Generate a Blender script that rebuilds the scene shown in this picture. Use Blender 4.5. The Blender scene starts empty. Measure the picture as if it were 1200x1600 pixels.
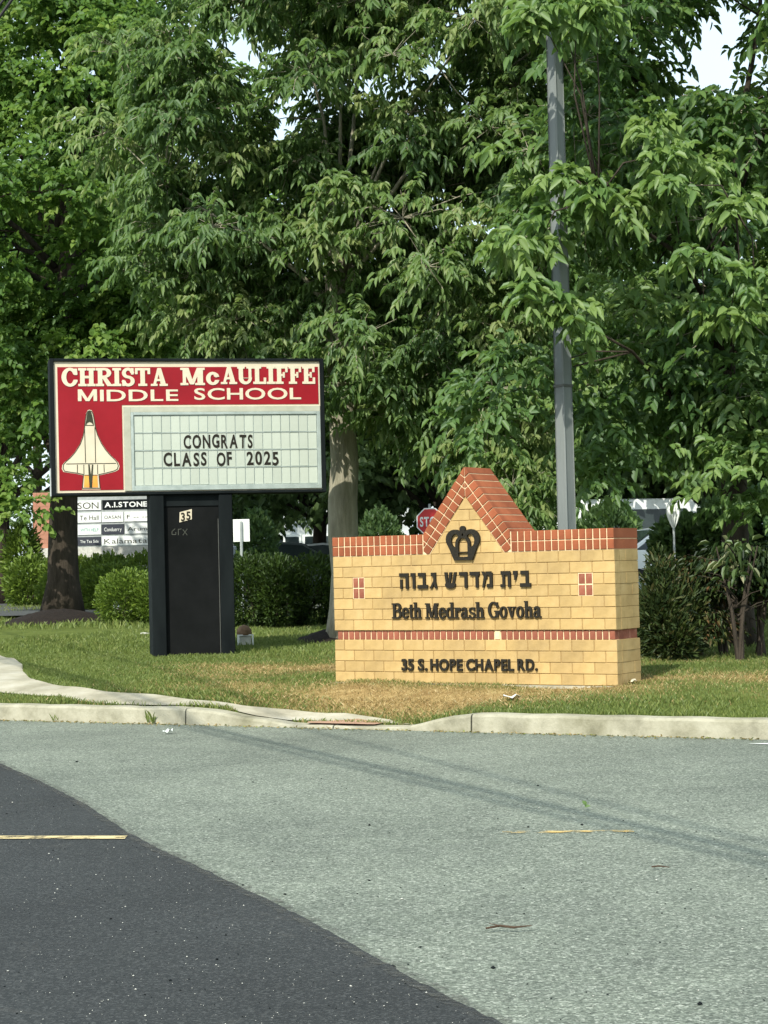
import bpy, bmesh, math, random
import numpy as np
from mathutils import Vector, Matrix
from mathutils.geometry import delaunay_2d_cdt
random.seed(7); RNG = np.random.default_rng(7)
C = bpy.context.scene.collection
SC = bpy.context.scene
R = math.radians

# ------------------------------------------------------------------ camera, sky, sun, exposure
FPX = 3000.0                                    # focal length in pixels of a 1200 px wide frame
PITCH, ROLL, EYE = R(1.62), R(1.40), 1.40
r0 = Vector((1, 0, 0)); u0 = Vector((0, -math.sin(PITCH), math.cos(PITCH))); FWD = Vector((0, math.cos(PITCH), math.sin(PITCH)))
CR = r0 * math.cos(ROLL) - u0 * math.sin(ROLL); CU = r0 * math.sin(ROLL) + u0 * math.cos(ROLL)
cam_d = bpy.data.cameras.new('camera'); cam = bpy.data.objects.new('camera', cam_d); C.objects.link(cam)
cam_d.sensor_fit = 'HORIZONTAL'; cam_d.sensor_width = 36; cam_d.lens = 36 * FPX / 1200
cam_d.clip_start = 0.2; cam_d.clip_end = 3000
cam.matrix_world = Matrix(((CR.x, CU.x, -FWD.x, 0), (CR.y, CU.y, -FWD.y, 0), (CR.z, CU.z, -FWD.z, EYE), (0, 0, 0, 1)))
SC.camera = cam
SUN_AZ = Vector((-0.42, -0.91, 0)).normalized(); SUN_EL = R(42)
SUN_DIR = Vector((SUN_AZ.x * math.cos(SUN_EL), SUN_AZ.y * math.cos(SUN_EL), math.sin(SUN_EL)))
w = bpy.data.worlds.new("World"); SC.world = w; w.use_nodes = True
nt = w.node_tree; bgn = nt.nodes['Background']
sky = nt.nodes.new('ShaderNodeTexSky'); sky.sky_type = 'NISHITA'; sky.sun_disc = False
sky.sun_elevation = SUN_EL; sky.sun_rotation = math.atan2(SUN_AZ.x, SUN_AZ.y)
sky.air_density = 1.0; sky.dust_density = 2.0; sky.ozone_density = 1.0
tcw = nt.nodes.new('ShaderNodeTexCoord'); nzw = nt.nodes.new('ShaderNodeTexNoise'); nzw.inputs['Scale'].default_value = 3.5; nzw.inputs['Detail'].default_value = 6
nt.links.new(tcw.outputs['Generated'], nzw.inputs['Vector']); crw = nt.nodes.new('ShaderNodeValToRGB'); crw.color_ramp.elements[0].position = .32; crw.color_ramp.elements[0].color = (.45, .45, .45, 1)
crw.color_ramp.elements[1].position = .68; crw.color_ramp.elements[1].color = (.92, .92, .92, 1); nt.links.new(nzw.outputs['Fac'], crw.inputs[0])
mxw = nt.nodes.new('ShaderNodeMix'); mxw.data_type = 'RGBA'; nt.links.new(crw.outputs[0], mxw.inputs[0]); nt.links.new(sky.outputs[0], mxw.inputs[6]); mxw.inputs[7].default_value = (4.0, 4.8, 5.1, 1)
nt.links.new(mxw.outputs[2], bgn.inputs[0]); bgn.inputs[1].default_value = 0.15
sd = bpy.data.lights.new('sun', 'SUN'); sun = bpy.data.objects.new('sun', sd); C.objects.link(sun)
sd.energy = 3.1; sd.angle = R(0.53); sd.color = (1.0, 0.95, 0.83)
sun.rotation_euler = SUN_DIR.to_track_quat('Z', 'Y').to_euler(); sun.location = (0, 0, 30)
SC.view_settings.view_transform = 'Standard'; SC.view_settings.look = 'None'
SC.view_settings.exposure = 0.84; SC.view_settings.gamma = 1; SC.view_settings.use_curve_mapping = False
SC.cycles.max_bounces = 6; SC.cycles.diffuse_bounces = 4; SC.cycles.glossy_bounces = 2
SC.cycles.transmission_bounces = 4; SC.cycles.transparent_max_bounces = 6

# ------------------------------------------------------------------ pixel <-> place helpers, terrain
def ray(px, py): return FWD + CR * ((px - 600) / FPX) + CU * ((800 - py) / FPX)
def P(px, py, Y):
    r = ray(px, py); k = Y / r.y
    return Vector((r.x * k, Y, EYE + r.z * k))
DS = Vector((0.863, -0.505)); DN = Vector((0.505, 0.863)); T0 = 14.20      # kerb direction, its normal, road edge
def st(x, y): return (x * DS.x + y * DS.y, x * DN.x + y * DN.y)
def xy(s, t):
    d = DS.x * DN.y - DS.y * DN.x
    return ((s * DN.y - t * DS.y) / d, (t * DS.x - s * DN.x) / d)
def s_of_px(px):                                # where a column of the picture meets the kerb line
    r = ray(px, 1145); k = T0 / (r.x * DN.x + r.y * DN.y)
    return st(r.x * k, r.y * k)[0]
KPTS = [(-60, .15), (s_of_px(290), .15), (s_of_px(330), .13), (s_of_px(390), .075), (s_of_px(450), .03), (s_of_px(600), .022),
        (s_of_px(640), .04), (s_of_px(690), .11), (s_of_px(735), .15), (60, .15)]
KS = [p[0] for p in KPTS]; KH = [p[1] for p in KPTS]
def kerb_h(s): return np.interp(s, KS, KH)
TT = [15.7, 18.5, 21.3, 26.5, 36, 60, 3000]; TZ = [.29, .37, .43, .50, .60, .70, .75]
def terr_st(s, t):
    s = np.asarray(s, float); t = np.asarray(t, float)
    f = np.clip((t - T0 - .15) / 1.35, 0, 1); f = f * f * (3 - 2 * f)
    z = kerb_h(s) * (1 - f) + np.interp(t, TT, TZ) * f
    return z + .012 * np.sin(s * 2.1 + t * 1.3) * f + .010 * np.sin(s * 4.7 - t * 3.1) * f
def terr(x, y):
    s, t = st(x, y); return float(terr_st(s, t))
def G(px, py, flat=None):                       # the point of the ground seen at a pixel
    r = ray(px, py)
    if flat is not None:
        k = (flat - EYE) / r.z; return Vector((r.x * k, r.y * k, flat))
    lo, hi = 3.0, 120.0
    for i in range(600):
        k = lo + (hi - lo) * (i / 600) ** 1.6
        p = (r.x * k, r.y * k, EYE + r.z * k)
        if st(p[0], p[1])[1] > T0 and p[2] <= terr(p[0], p[1]) or p[2] <= 0: break
    return Vector(p)

# ------------------------------------------------------------------ materials
def newmat(name):
    m = bpy.data.materials.new(name); m.use_nodes = True; t = m.node_tree
    return m, t, t.nodes['Principled BSDF']
def ramp(t, fac, stops):
    r = t.nodes.new('ShaderNodeValToRGB'); e = r.color_ramp.elements
    e[0].position, e[0].color = stops[0][0], (*stops[0][1], 1)
    e[1].position, e[1].color = stops[-1][0], (*stops[-1][1], 1)
    for p, c in stops[1:-1]:
        k = e.new(p); k.color = (*c, 1)
    t.links.new(fac, r.inputs[0]); return r.outputs[0]
def noise(t, scale, detail=4, rough=.6, coord='Object', dist=0.0, stretch=None):
    tc = t.nodes.new('ShaderNodeTexCoord'); n = t.nodes.new('ShaderNodeTexNoise')
    n.inputs['Scale'].default_value = scale; n.inputs['Detail'].default_value = detail
    n.inputs['Roughness'].default_value = rough; n.inputs['Distortion'].default_value = dist
    src = tc.outputs[coord]
    if stretch:
        mp = t.nodes.new('ShaderNodeMapping'); mp.inputs['Scale'].default_value = stretch
        t.links.new(src, mp.inputs[0]); src = mp.outputs[0]
    t.links.new(src, n.inputs['Vector']); return n.outputs['Fac']
def mixc(t, fac, a, b, mode='MIX'):
    m = t.nodes.new('ShaderNodeMix'); m.data_type = 'RGBA'; m.blend_type = mode
    for sock, v in ((m.inputs[0], fac), (m.inputs[6], a), (m.inputs[7], b)):
        if isinstance(v, (int, float)): sock.default_value = v
        elif isinstance(v, tuple): sock.default_value = (*v, 1)
        else: t.links.new(v, sock)
    return m.outputs[2]
def bump(t, bs, h, strength=.3, dist=.01):
    b = t.nodes.new('ShaderNodeBump'); b.inputs['Strength'].default_value = strength; b.inputs['Distance'].default_value = dist
    t.links.new(h, b.inputs['Height']); t.links.new(b.outputs[0], bs.inputs['Normal'])
def math_n(t, op, a, b=None):
    m = t.nodes.new('ShaderNodeMath'); m.operation = op
    for i, v in enumerate((a, b)):
        if v is None: continue
        if isinstance(v, (int, float)): m.inputs[i].default_value = v
        else: t.links.new(v, m.inputs[i])
    return m.outputs[0]
def grain(name, c1, c2, scale=8, rough=.8, bmp=.2, c3=None, bd=.005, stretch=None, spec=.3, metal=0, rand=0, blot=None):
    m, t, b = newmat(name)
    n = noise(t, scale, 5, .65, stretch=stretch)
    stops = [(.3, c1), (.7, c2)] if c3 is None else [(.28, c1), (.5, c2), (.74, c3)]
    col = ramp(t, n, stops)
    if rand:
        oi = t.nodes.new('ShaderNodeObjectInfo'); g = ramp(t, oi.outputs['Random'], [(0, (1 - rand,) * 3), (1, (1, 1, 1))])
        col = mixc(t, 1.0, col, g, 'MULTIPLY')
    if blot:
        ge = t.nodes.new('ShaderNodeNewGeometry'); nb_ = t.nodes.new('ShaderNodeTexNoise'); nb_.inputs['Scale'].default_value = blot[0]; nb_.inputs['Detail'].default_value = 6; nb_.inputs['Roughness'].default_value = .65
        t.links.new(ge.outputs['Position'], nb_.inputs['Vector']); col = mixc(t, 1.0, col, ramp(t, nb_.outputs['Fac'], [(.30, blot[1]), (.52, (1, 1, 1)), (.74, blot[2])]), 'MULTIPLY')
    t.links.new(col, b.inputs['Base Color']); b.inputs['Roughness'].default_value = rough
    b.inputs['Specular IOR Level'].default_value = spec; b.inputs['Metallic'].default_value = metal
    if bmp: bump(t, b, noise(t, scale * 6, 4, .7), bmp, bd)
    return m
def leafmat(name, stops, trans=.30, gloss=.04, patch=None):
    m, t, b = newmat(name)
    a = t.nodes.new('ShaderNodeAttribute'); a.attribute_name = 'tone'
    col = ramp(t, a.outputs['Fac'], stops)
    t.nodes.remove(b); out = t.nodes['Material Output']
    d = t.nodes.new('ShaderNodeBsdfDiffuse'); tr = t.nodes.new('ShaderNodeBsdfTranslucent'); g = t.nodes.new('ShaderNodeBsdfGlossy')
    g.inputs['Roughness'].default_value = .5; g.inputs['Color'].default_value = (.9, .95, 1, 1)
    t.links.new(col, d.inputs[0]); t.links.new(mixc(t, .35, col, (.20, .30, .04)), tr.inputs[0])
    m1 = t.nodes.new('ShaderNodeMixShader'); m1.inputs[0].default_value = trans
    t.links.new(d.outputs[0], m1.inputs[1]); t.links.new(tr.outputs[0], m1.inputs[2])
    m2 = t.nodes.new('ShaderNodeMixShader'); m2.inputs[0].default_value = gloss
    t.links.new(m1.outputs[0], m2.inputs[1]); t.links.new(g.outputs[0], m2.inputs[2])
    t.links.new(m2.outputs[0], out.inputs['Surface']); return m

M = {}
M['yellow'] = grain('buff_brick', (.40, .272, .107), (.495, .343, .143), 5, .85, .35, c3=(.55, .395, .18), rand=.16, blot=(2.2, (.80, .80, .84), (1.10, 1.12, 1.22)))
M['mortar_y'] = grain('buff_mortar', (.33, .22, .09), (.44, .30, .13), 14, .95, .5)
M['red'] = grain('red_brick', (.26, .072, .030), (.37, .115, .050), 6, .85, .3, rand=.28, blot=(3, (.75, .75, .75), (1.15, 1.2, 1.25)))
M['red_dull'] = grain('dull_red_brick', (.20, .065, .04), (.30, .10, .06), 9, .9, .3, c3=(.40, .19, .13), rand=.25)
M['mortar_c'] = grain('cream_mortar', (.62, .46, .28), (.82, .66, .42), 14, .95, .4)
M['letter_black'] = grain('black_letter', (.006, .006, .005), (.016, .014, .010), 20, .6, .1, c3=(.04, .032, .018), spec=.2)
M['sign_black'] = grain('black_paint', (.005, .007, .008), (.012, .016, .017), 3, .75, .2, spec=.08, stretch=(1, 1, .3))
M['trim'] = grain('trim_grey', (.06, .065, .06), (.12, .125, .115), 4, .6, 0)
M['panel_black'] = grain('black_board', (.005, .006, .006), (.010, .011, .0115), 2.5, .8, .15, spec=.08)
M['sign_red'] = grain('sign_red', (.225, .002, .008), (.285, .005, .012), 1.6, .4, .0, spec=.3, blot=(1.3, (.9, .9, .9), (1.08, 1.5, 1.5)))
M['cream'] = grain('sign_cream', (.56, .50, .37), (.65, .59, .455), 3, .45, .0, spec=.3)
M['sage'] = grain('board_frame', (.34, .35, .27), (.46, .47, .39), 4, .5, .0)
M['alu'] = grain('aluminium', (.34, .40, .37), (.52, .58, .54), 6, .4, .05, metal=.5)
M['board'] = grain('board_white', (.43, .48, .41), (.51, .56, .49), 3, .35, .0, rand=.12, spec=.4)
M['orange'] = grain('flame_orange', (.75, .27, .04), (.85, .38, .08), 5, .5, 0)
M['line_dark'] = grain('line_dark', (.02, .025, .01), (.05, .05, .03), 6, .5, 0)
M['white'] = grain('white_paint', (.70, .74, .72), (.82, .85, .83), 4, .5, 0)
M['steel'] = grain('pole_grey', (.12, .14, .14), (.18, .20, .195), 3, .7, .2, c3=(.22, .24, .225), stretch=(1, 1, .15))
M['galv'] = grain('galvanised', (.30, .34, .34), (.45, .48, .48), 7, .5, .05, metal=.3)
M['stop_red'] = grain('stop_red', (.50, .03, .035), (.60, .06, .06), 4, .5, 0)
M['concrete'] = grain('concrete', (.27, .25, .185), (.38, .355, .27), 3.0, .9, .5, c3=(.46, .44, .365), blot=(1.6, (.72, .72, .68), (1.1, 1.1, 1.1)))
M['kerb'] = grain('kerb_concrete', (.235, .225, .165), (.345, .33, .25), 4.5, .9, .6, c3=(.40, .385, .30), bd=.01, blot=(2.6, (.62, .62, .55), (1.12, 1.12, 1.12)))
M['tile'] = grain('ramp_tile', (.30, .17, .11), (.46, .30, .21), 9, .9, .4)
M['mulch'] = grain('mulch', (.008, .006, .005), (.035, .024, .018), 22, .95, 1.0, bd=.03)
M['glass'] = grain('dark_glass', (.02, .03, .03), (.05, .065, .065), 1, .2, 0, spec=.35)
M['rubber'] = grain('rubber', (.01, .01, .01), (.02, .02, .02), 5, .8, 0)
M['stone'] = grain('pale_stone', (.40, .40, .36), (.66, .66, .60), 9, .9, .4)
M['brown'] = grain('brown_stone', (.14, .085, .05), (.26, .17, .11), 14, .9, .6)
M['bldg'] = grain('white_render', (.42, .46, .46), (.52, .56, .56), 1.5, .8, .1)
M['pier'] = grain('pier_brick', (.36, .17, .11), (.46, .23, .16), 6, .9, .3)
M['cable'] = grain('cable', (.008, .008, .009), (.02, .02, .022), 5, .6, 0)
M['twig'] = grain('twig', (.04, .025, .015), (.09, .06, .04), 20, .9, .3)
def barkmat(name, c1, c2, c3):
    m, t, b = newmat(name)
    n = noise(t, 9, 6, .7, stretch=(1, 1, .16)); n2 = noise(t, 1.6, 3)
    t.links.new(mixc(t, math_n(t, 'MULTIPLY', n2, .6), ramp(t, n, [(.32, c1), (.6, c2)]), c3), b.inputs['Base Color'])
    b.inputs['Roughness'].default_value = .95; b.inputs['Specular IOR Level'].default_value = .1
    bump(t, b, noise(t, 16, 5, .7, stretch=(1, 1, .14)), 1.0, .04); return m
M['bark_dark'] = barkmat('bark_dark', (.018, .015, .013), (.07, .055, .045), (.05, .045, .03))
M['bark_pale'] = barkmat('bark_pale', (.14, .13, .10), (.42, .39, .31), (.32, .31, .21))
def roadmat():
    m, t, b = newmat('chip_seal')
    tc = t.nodes.new('ShaderNodeTexCoord')
    v = t.nodes.new('ShaderNodeTexVoronoi'); v.inputs['Scale'].default_value = 105; t.links.new(tc.outputs['Object'], v.inputs['Vector'])
    v2 = t.nodes.new('ShaderNodeTexVoronoi'); v2.inputs['Scale'].default_value = 60; t.links.new(tc.outputs['Object'], v2.inputs['Vector'])
    sp = t.nodes.new('ShaderNodeSeparateColor'); t.links.new(v.outputs['Color'], sp.inputs[0])
    sp2 = t.nodes.new('ShaderNodeSeparateColor'); t.links.new(v2.outputs['Color'], sp2.inputs[0])
    chips = ramp(t, sp.outputs[0], [(0, (.094, .110, .093)), (.55, (.160, .182, .152)), (.9, (.248, .276, .236)), (1, (.38, .40, .355))])
    dark = ramp(t, sp2.outputs[0], [(0, (.68, .68, .68)), (.15, (.9, .9, .9)), (.3, (1, 1, 1)), (.96, (1, 1, 1)), (1, (1.3, 1.3, 1.28))])
    c = mixc(t, 1.0, chips, dark, 'MULTIPLY')
    n = noise(t, .55, 5, .6, stretch=(1, 1, 1)); n3 = noise(t, 3.2, 4, .6)
    c = mixc(t, 1.0, c, ramp(t, n, [(.3, (.80, .81, .80)), (.7, (1.14, 1.14, 1.11))]), 'MULTIPLY')
    c = mixc(t, 1.0, c, ramp(t, n3, [(.3, (.90, .90, .90)), (.7, (1.08, 1.08, 1.06))]), 'MULTIPLY')
    t.links.new(c, b.inputs['Base Color']); b.inputs['Roughness'].default_value = .9; b.inputs['Specular IOR Level'].default_value = .2
    bump(t, b, v.outputs['Distance'], .5, .006); return m
M['road'] = roadmat()
def darkroad():
    m, t, b = newmat('fresh_asphalt')
    tc = t.nodes.new('ShaderNodeTexCoord'); v = t.nodes.new('ShaderNodeTexVoronoi'); v.inputs['Scale'].default_value = 120
    t.links.new(tc.outputs['Object'], v.inputs['Vector']); sp = t.nodes.new('ShaderNodeSeparateColor'); t.links.new(v.outputs['Color'], sp.inputs[0])
    c = ramp(t, sp.outputs[0], [(0, (.015, .0175, .018)), (.7, (.028, .031, .031)), (1, (.060, .064, .063))])
    n = noise(t, .9, 4, .6); c = mixc(t, 1.0, c, ramp(t, n, [(.3, (.85, .85, .85)), (.72, (1.2, 1.2, 1.2))]), 'MULTIPLY')
    dust = math_n(t, 'MULTIPLY', ramp(t, noise(t, 1.7, 6, .75, dist=1.2), [(.6, (0, 0, 0)), (.8, (1, 1, 1))]), .16)
    c = mixc(t, dust, c, (.22, .20, .16))
    t.links.new(c, b.inputs['Base Color']); b.inputs['Roughness'].default_value = .8; b.inputs['Specular IOR Level'].default_value = .3
    bump(t, b, v.outputs['Distance'], .4, .004); return m
M['fresh'] = darkroad()
def paintmat(name, col, lo, hi):
    m, t, b = newmat(name); out = t.nodes['Material Output']
    b.inputs['Base Color'].default_value = (*col, 1); b.inputs['Roughness'].default_value = .8
    n = noise(t, 22, 5, .75, stretch=(.35, 1, 1)); f = ramp(t, n, [(lo, (0, 0, 0)), (hi, (1, 1, 1))])
    tr = t.nodes.new('ShaderNodeBsdfTransparent'); mx = t.nodes.new('ShaderNodeMixShader')
    t.links.new(f, mx.inputs[0]); t.links.new(tr.outputs[0], mx.inputs[1]); t.links.new(b.outputs[0], mx.inputs[2])
    t.links.new(mx.outputs[0], out.inputs['Surface']); return m
M['yline'] = paintmat('worn_yellow_paint', (.62, .50, .25), .40, .52)
M['yline2'] = paintmat('worn_yellow_paint_faint', (.60, .42, .14), .46, .58)
M['wline'] = paintmat('worn_white_paint', (.72, .74, .72), .25, .35)
M['edge'] = paintmat('dusty_seam', (.10, .10, .085), .45, .75)
def groundmat():
    m, t, b = newmat('lawn_soil')
    a = t.nodes.new('ShaderNodeAttribute'); a.attribute_name = 'dry'
    g = ramp(t, noise(t, 2.5, 5, .7), [(.3, (.08, .11, .026)), (.7, (.15, .185, .05))])
    d = ramp(t, noise(t, 7, 5, .7), [(.3, (.20, .125, .05)), (.55, (.36, .255, .11)), (.75, (.52, .40, .19))])
    t.links.new(mixc(t, a.outputs['Fac'], g, d), b.inputs['Base Color']); b.inputs['Roughness'].default_value = 1
    b.inputs['Specular IOR Level'].default_value = .05
    bump(t, b, noise(t, 45, 4, .7), .9, .03); return m
M['ground'] = groundmat()
M['grass'] = leafmat('grass_blade', [(0, (.085, .125, .030)), (.3, (.145, .195, .046)), (.5, (.22, .26, .075)), (.62, (.27, .20, .085)), (.8, (.40, .29, .125)), (1, (.56, .44, .22))], .25, .02)
M['leaf_maple'] = leafmat('maple_leaf', [(0, (.055, .120, .028)), (.4, (.100, .200, .040)), (.8, (.165, .285, .055)), (1, (.24, .34, .08))], .50, .015)
M['leaf_mid'] = leafmat('narrow_leaf', [(0, (.062, .125, .040)), (.4, (.108, .198, .056)), (.8, (.175, .275, .080)), (1, (.28, .35, .13))], .50, .02)
M['leaf_right'] = leafmat('broad_leaf', [(0, (.050, .112, .034)), (.4, (.094, .190, .050)), (.8, (.155, .265, .068)), (1, (.23, .34, .10))], .50, .025)
M['leaf_far'] = leafmat('far_leaf', [(0, (.045, .090, .034)), (.5, (.085, .150, .052)), (1, (.13, .20, .07))], .40, .02)
M['leaf_dark'] = leafmat('dark_leaf', [(0, (.008, .018, .007)), (.5, (.020, .038, .012)), (1, (.05, .08, .022))], .15, .02)
M['leaf_hedge'] = leafmat('hedge_leaf', [(0, (.06, .10, .016)), (.5, (.13, .21, .028)), (1, (.20, .27, .035))], .3, .02)
M['leaf_hedge_shaded'] = leafmat('hedge_leaf_shaded', [(0, (.015, .03, .008)), (.5, (.035, .065, .012)), (1, (.07, .12, .02))], .2, .02)  # darker copy of the hedge leaf; tree shade is put into its colour
M['leaf_brown'] = leafmat('mixed_juniper', [(0, (.018, .035, .012)), (.55, (.05, .075, .02)), (.85, (.10, .075, .03)), (1, (.17, .08, .04))], .15, .02)
M['leaf_pale'] = leafmat('pale_big_leaf', [(0, (.05, .10, .03)), (.6, (.12, .18, .06)), (1, (.30, .30, .17))], .35, .04)
def carpaint(name, c, met=.5):
    m, t, b = newmat(name); b.inputs['Base Color'].default_value = (*c, 1); b.inputs['Metallic'].default_value = met
    b.inputs['Roughness'].default_value = .3; b.inputs['Coat Weight'].default_value = .6; return m
M['car_silver'] = carpaint('silver_car', (.5, .53, .53)); M['car_grey'] = carpaint('grey_car', (.14, .17, .18)); M['car_white'] = carpaint('white_car', (.72, .75, .74), 0)

# ------------------------------------------------------------------ object helpers
def props(o, label=None, cat=None, group=None, kind=None):
    if label: o['label'] = label
    if cat: o['category'] = cat
    if group: o['group'] = group
    if kind: o['kind'] = kind
    return o
def empty(name, loc, rz=0, **k):
    o = bpy.data.objects.new(name, None); C.objects.link(o); o.location = loc; o.rotation_euler = (0, 0, rz)
    o.empty_display_size = .2; return props(o, **k)
def link(name, me, mat=None, parent=None, **k):
    o = bpy.data.objects.new(name, me); C.objects.link(o)
    if mat is not None and not me.materials: me.materials.append(mat)
    if parent is not None: o.parent = parent
    return props(o, **k)
def mesh_from(name, vs, fs, smooth=False):
    me = bpy.data.meshes.new(name); me.from_pydata([tuple(v) for v in vs], [], fs); me.update()
    if smooth: me.polygons.foreach_set('use_smooth', [True] * len(me.polygons))
    return me
def np_mesh(name, V, F, tone=None, attr='tone', smooth=False):
    me = bpy.data.meshes.new(name); n, k = F.shape
    me.vertices.add(len(V)); me.vertices.foreach_set('co', V.astype(np.float32).ravel())
    me.loops.add(n * k); me.loops.foreach_set('vertex_index', F.astype(np.int32).ravel())
    me.polygons.add(n); me.polygons.foreach_set('loop_start', np.arange(0, n * k, k, dtype=np.int32))
    me.polygons.foreach_set('loop_total', np.full(n, k, dtype=np.int32))
    if smooth: me.polygons.foreach_set('use_smooth', np.ones(n, dtype=bool))
    me.update(calc_edges=True)
    if tone is not None:
        a = me.attributes.new(attr, 'FLOAT', 'POINT'); a.data.foreach_set('value', tone.astype(np.float32))
    return me
class MB:
    def __init__(s): s.v = []; s.f = []
    def add(s, vs, fs):
        n = len(s.v); s.v += [tuple(v) for v in vs]; s.f += [tuple(i + n for i in f) for f in fs]
    def box(s, x0, y0, z0, x1, y1, z1):
        s.add([(x0, y0, z0), (x1, y0, z0), (x1, y1, z0), (x0, y1, z0), (x0, y0, z1), (x1, y0, z1), (x1, y1, z1), (x0, y1, z1)],
              [(0, 3, 2, 1), (4, 5, 6, 7), (0, 1, 5, 4), (1, 2, 6, 5), (2, 3, 7, 6), (3, 0, 4, 7)])
    def bbox(s, x0, y0, z0, x1, y1, z1, b=.01):   # box with chamfered edges on every side (three stacked rings front to back)
        rect = lambda e: [(x0 + e, z0 + e), (x1 - e, z0 + e), (x1 - e, z1 - e), (x0 + e, z1 - e)]
        rings = [(y0, rect(b)), (y0 + b, rect(0)), (y1 - b, rect(0)), (y1, rect(b))]
        vs = [(x, y, z) for y, r in rings for x, z in r]; fs = [(0, 1, 2, 3), (15, 14, 13, 12)]
        for k in range(3):
            for i in range(4):
                j = (i + 1) % 4; fs.append((k * 4 + j, k * 4 + i, k * 4 + 4 + i, k * 4 + 4 + j))
        s.add(vs, fs)
    def prism(s, poly, y0, y1, b=0.0):            # poly in x,z (any order); front at y0
        n = len(poly); cx = sum(p[0] for p in poly) / n; cz = sum(p[1] for p in poly) / n
        area = sum(poly[i][0] * poly[(i + 1) % n][1] - poly[(i + 1) % n][0] * poly[i][1] for i in range(n))
        if area < 0: poly = poly[::-1]
        if b:
            vs = [(p[0], y1, p[1]) for p in poly] + [(p[0], y0 + b, p[1]) for p in poly]
            ins = []
            for p in poly:
                d = math.hypot(p[0] - cx, p[1] - cz) + 1e-9; k = max(0, 1 - b * 1.3 / d); ins.append((cx + (p[0] - cx) * k, y0, cz + (p[1] - cz) * k))
            vs += ins; L = 3
        else:
            vs = [(p[0], y1, p[1]) for p in poly] + [(p[0], y0, p[1]) for p in poly]; L = 2
        fs = [tuple(range(n - 1, -1, -1)), tuple(range((L - 1) * n, L * n))]
        fs[0], fs[1] = tuple(range(n - 1, -1, -1)), tuple(range((L - 1) * n, L * n))
        for k in range(L - 1):
            for i in range(n):
                j = (i + 1) % n; fs.append((k * n + i, k * n + j, (k + 1) * n + j, (k + 1) * n + i))
        s.add(vs, fs)
    def tube(s, pts, rad, n=8, cap=True):
        pts = [Vector(p) for p in pts]; base = len(s.v)
        if not hasattr(rad, '__len__'): rad = [rad] * len(pts)
        up = Vector((0, 0, 1)); prev = None
        for i, p in enumerate(pts):
            d = (pts[min(i + 1, len(pts) - 1)] - pts[max(i - 1, 0)]).normalized()
            a = d.orthogonal().normalized() if prev is None else (prev - d * prev.dot(d)).normalized()
            prev = a; b = d.cross(a)
            for k in range(n):
                t = 2 * math.pi * k / n; s.v.append(tuple(p + (a * math.cos(t) + b * math.sin(t)) * rad[i]))
        for i in range(len(pts) - 1):
            for k in range(n):
                k2 = (k + 1) % n; s.f.append((base + i * n + k, base + i * n + k2, base + (i + 1) * n + k2, base + (i + 1) * n + k))
        if cap:
            s.f.append(tuple(base + k for k in range(n - 1, -1, -1))); s.f.append(tuple(base + (len(pts) - 1) * n + k for k in range(n)))
    def build(s, name, mat, parent=None, smooth=False, **k):
        return link(name, mesh_from(name, s.v, s.f, smooth), mat, parent, **k)
def ribbon(mb, pts, wd, y, closed=False):         # a line of even width drawn on a face (x,z), no overlaps
    n = len(pts); L = []; Rr = []
    for i in range(n):
        a = Vector(pts[(i - 1) % n] if closed or i else pts[0]); b = Vector(pts[i]); c = Vector(pts[(i + 1) % n] if closed or i < n - 1 else pts[-1])
        d1 = (b - a).normalized() if (b - a).length > 1e-9 else (c - b).normalized(); d2 = (c - b).normalized() if (c - b).length > 1e-9 else d1
        t = (d1 + d2); t = t.normalized() if t.length > 1e-6 else d1
        nn = Vector((-t.y, t.x)); k = wd / 2 / max(.45, abs(nn.dot(Vector((-d1.y, d1.x)))))
        L.append(b + nn * k); Rr.append(b - nn * k)
    vs = [(p.x, y, p.y) for p in L] + [(p.x, y, p.y) for p in Rr]
    m = n if closed else n - 1
    mb.add(vs, [(i, n + i, n + (i + 1) % n, (i + 1) % n) for i in range(m)])
def clip(poly, nx, nz, d):                        # keep nx*x+nz*z >= d
    out = []
    for i in range(len(poly)):
        a, b = poly[i], poly[(i + 1) % len(poly)]; fa = nx * a[0] + nz * a[1] - d; fb = nx * b[0] + nz * b[1] - d
        if fa >= 0: out.append(a)
        if (fa >= 0) != (fb >= 0):
            k = fa / (fa - fb); out.append((a[0] + (b[0] - a[0]) * k, a[1] + (b[1] - a[1]) * k))
    return out
def parea(p): return abs(sum(p[i][0] * p[(i + 1) % len(p)][1] - p[(i + 1) % len(p)][0] * p[i][1] for i in range(len(p)))) / 2 if len(p) > 2 else 0

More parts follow.
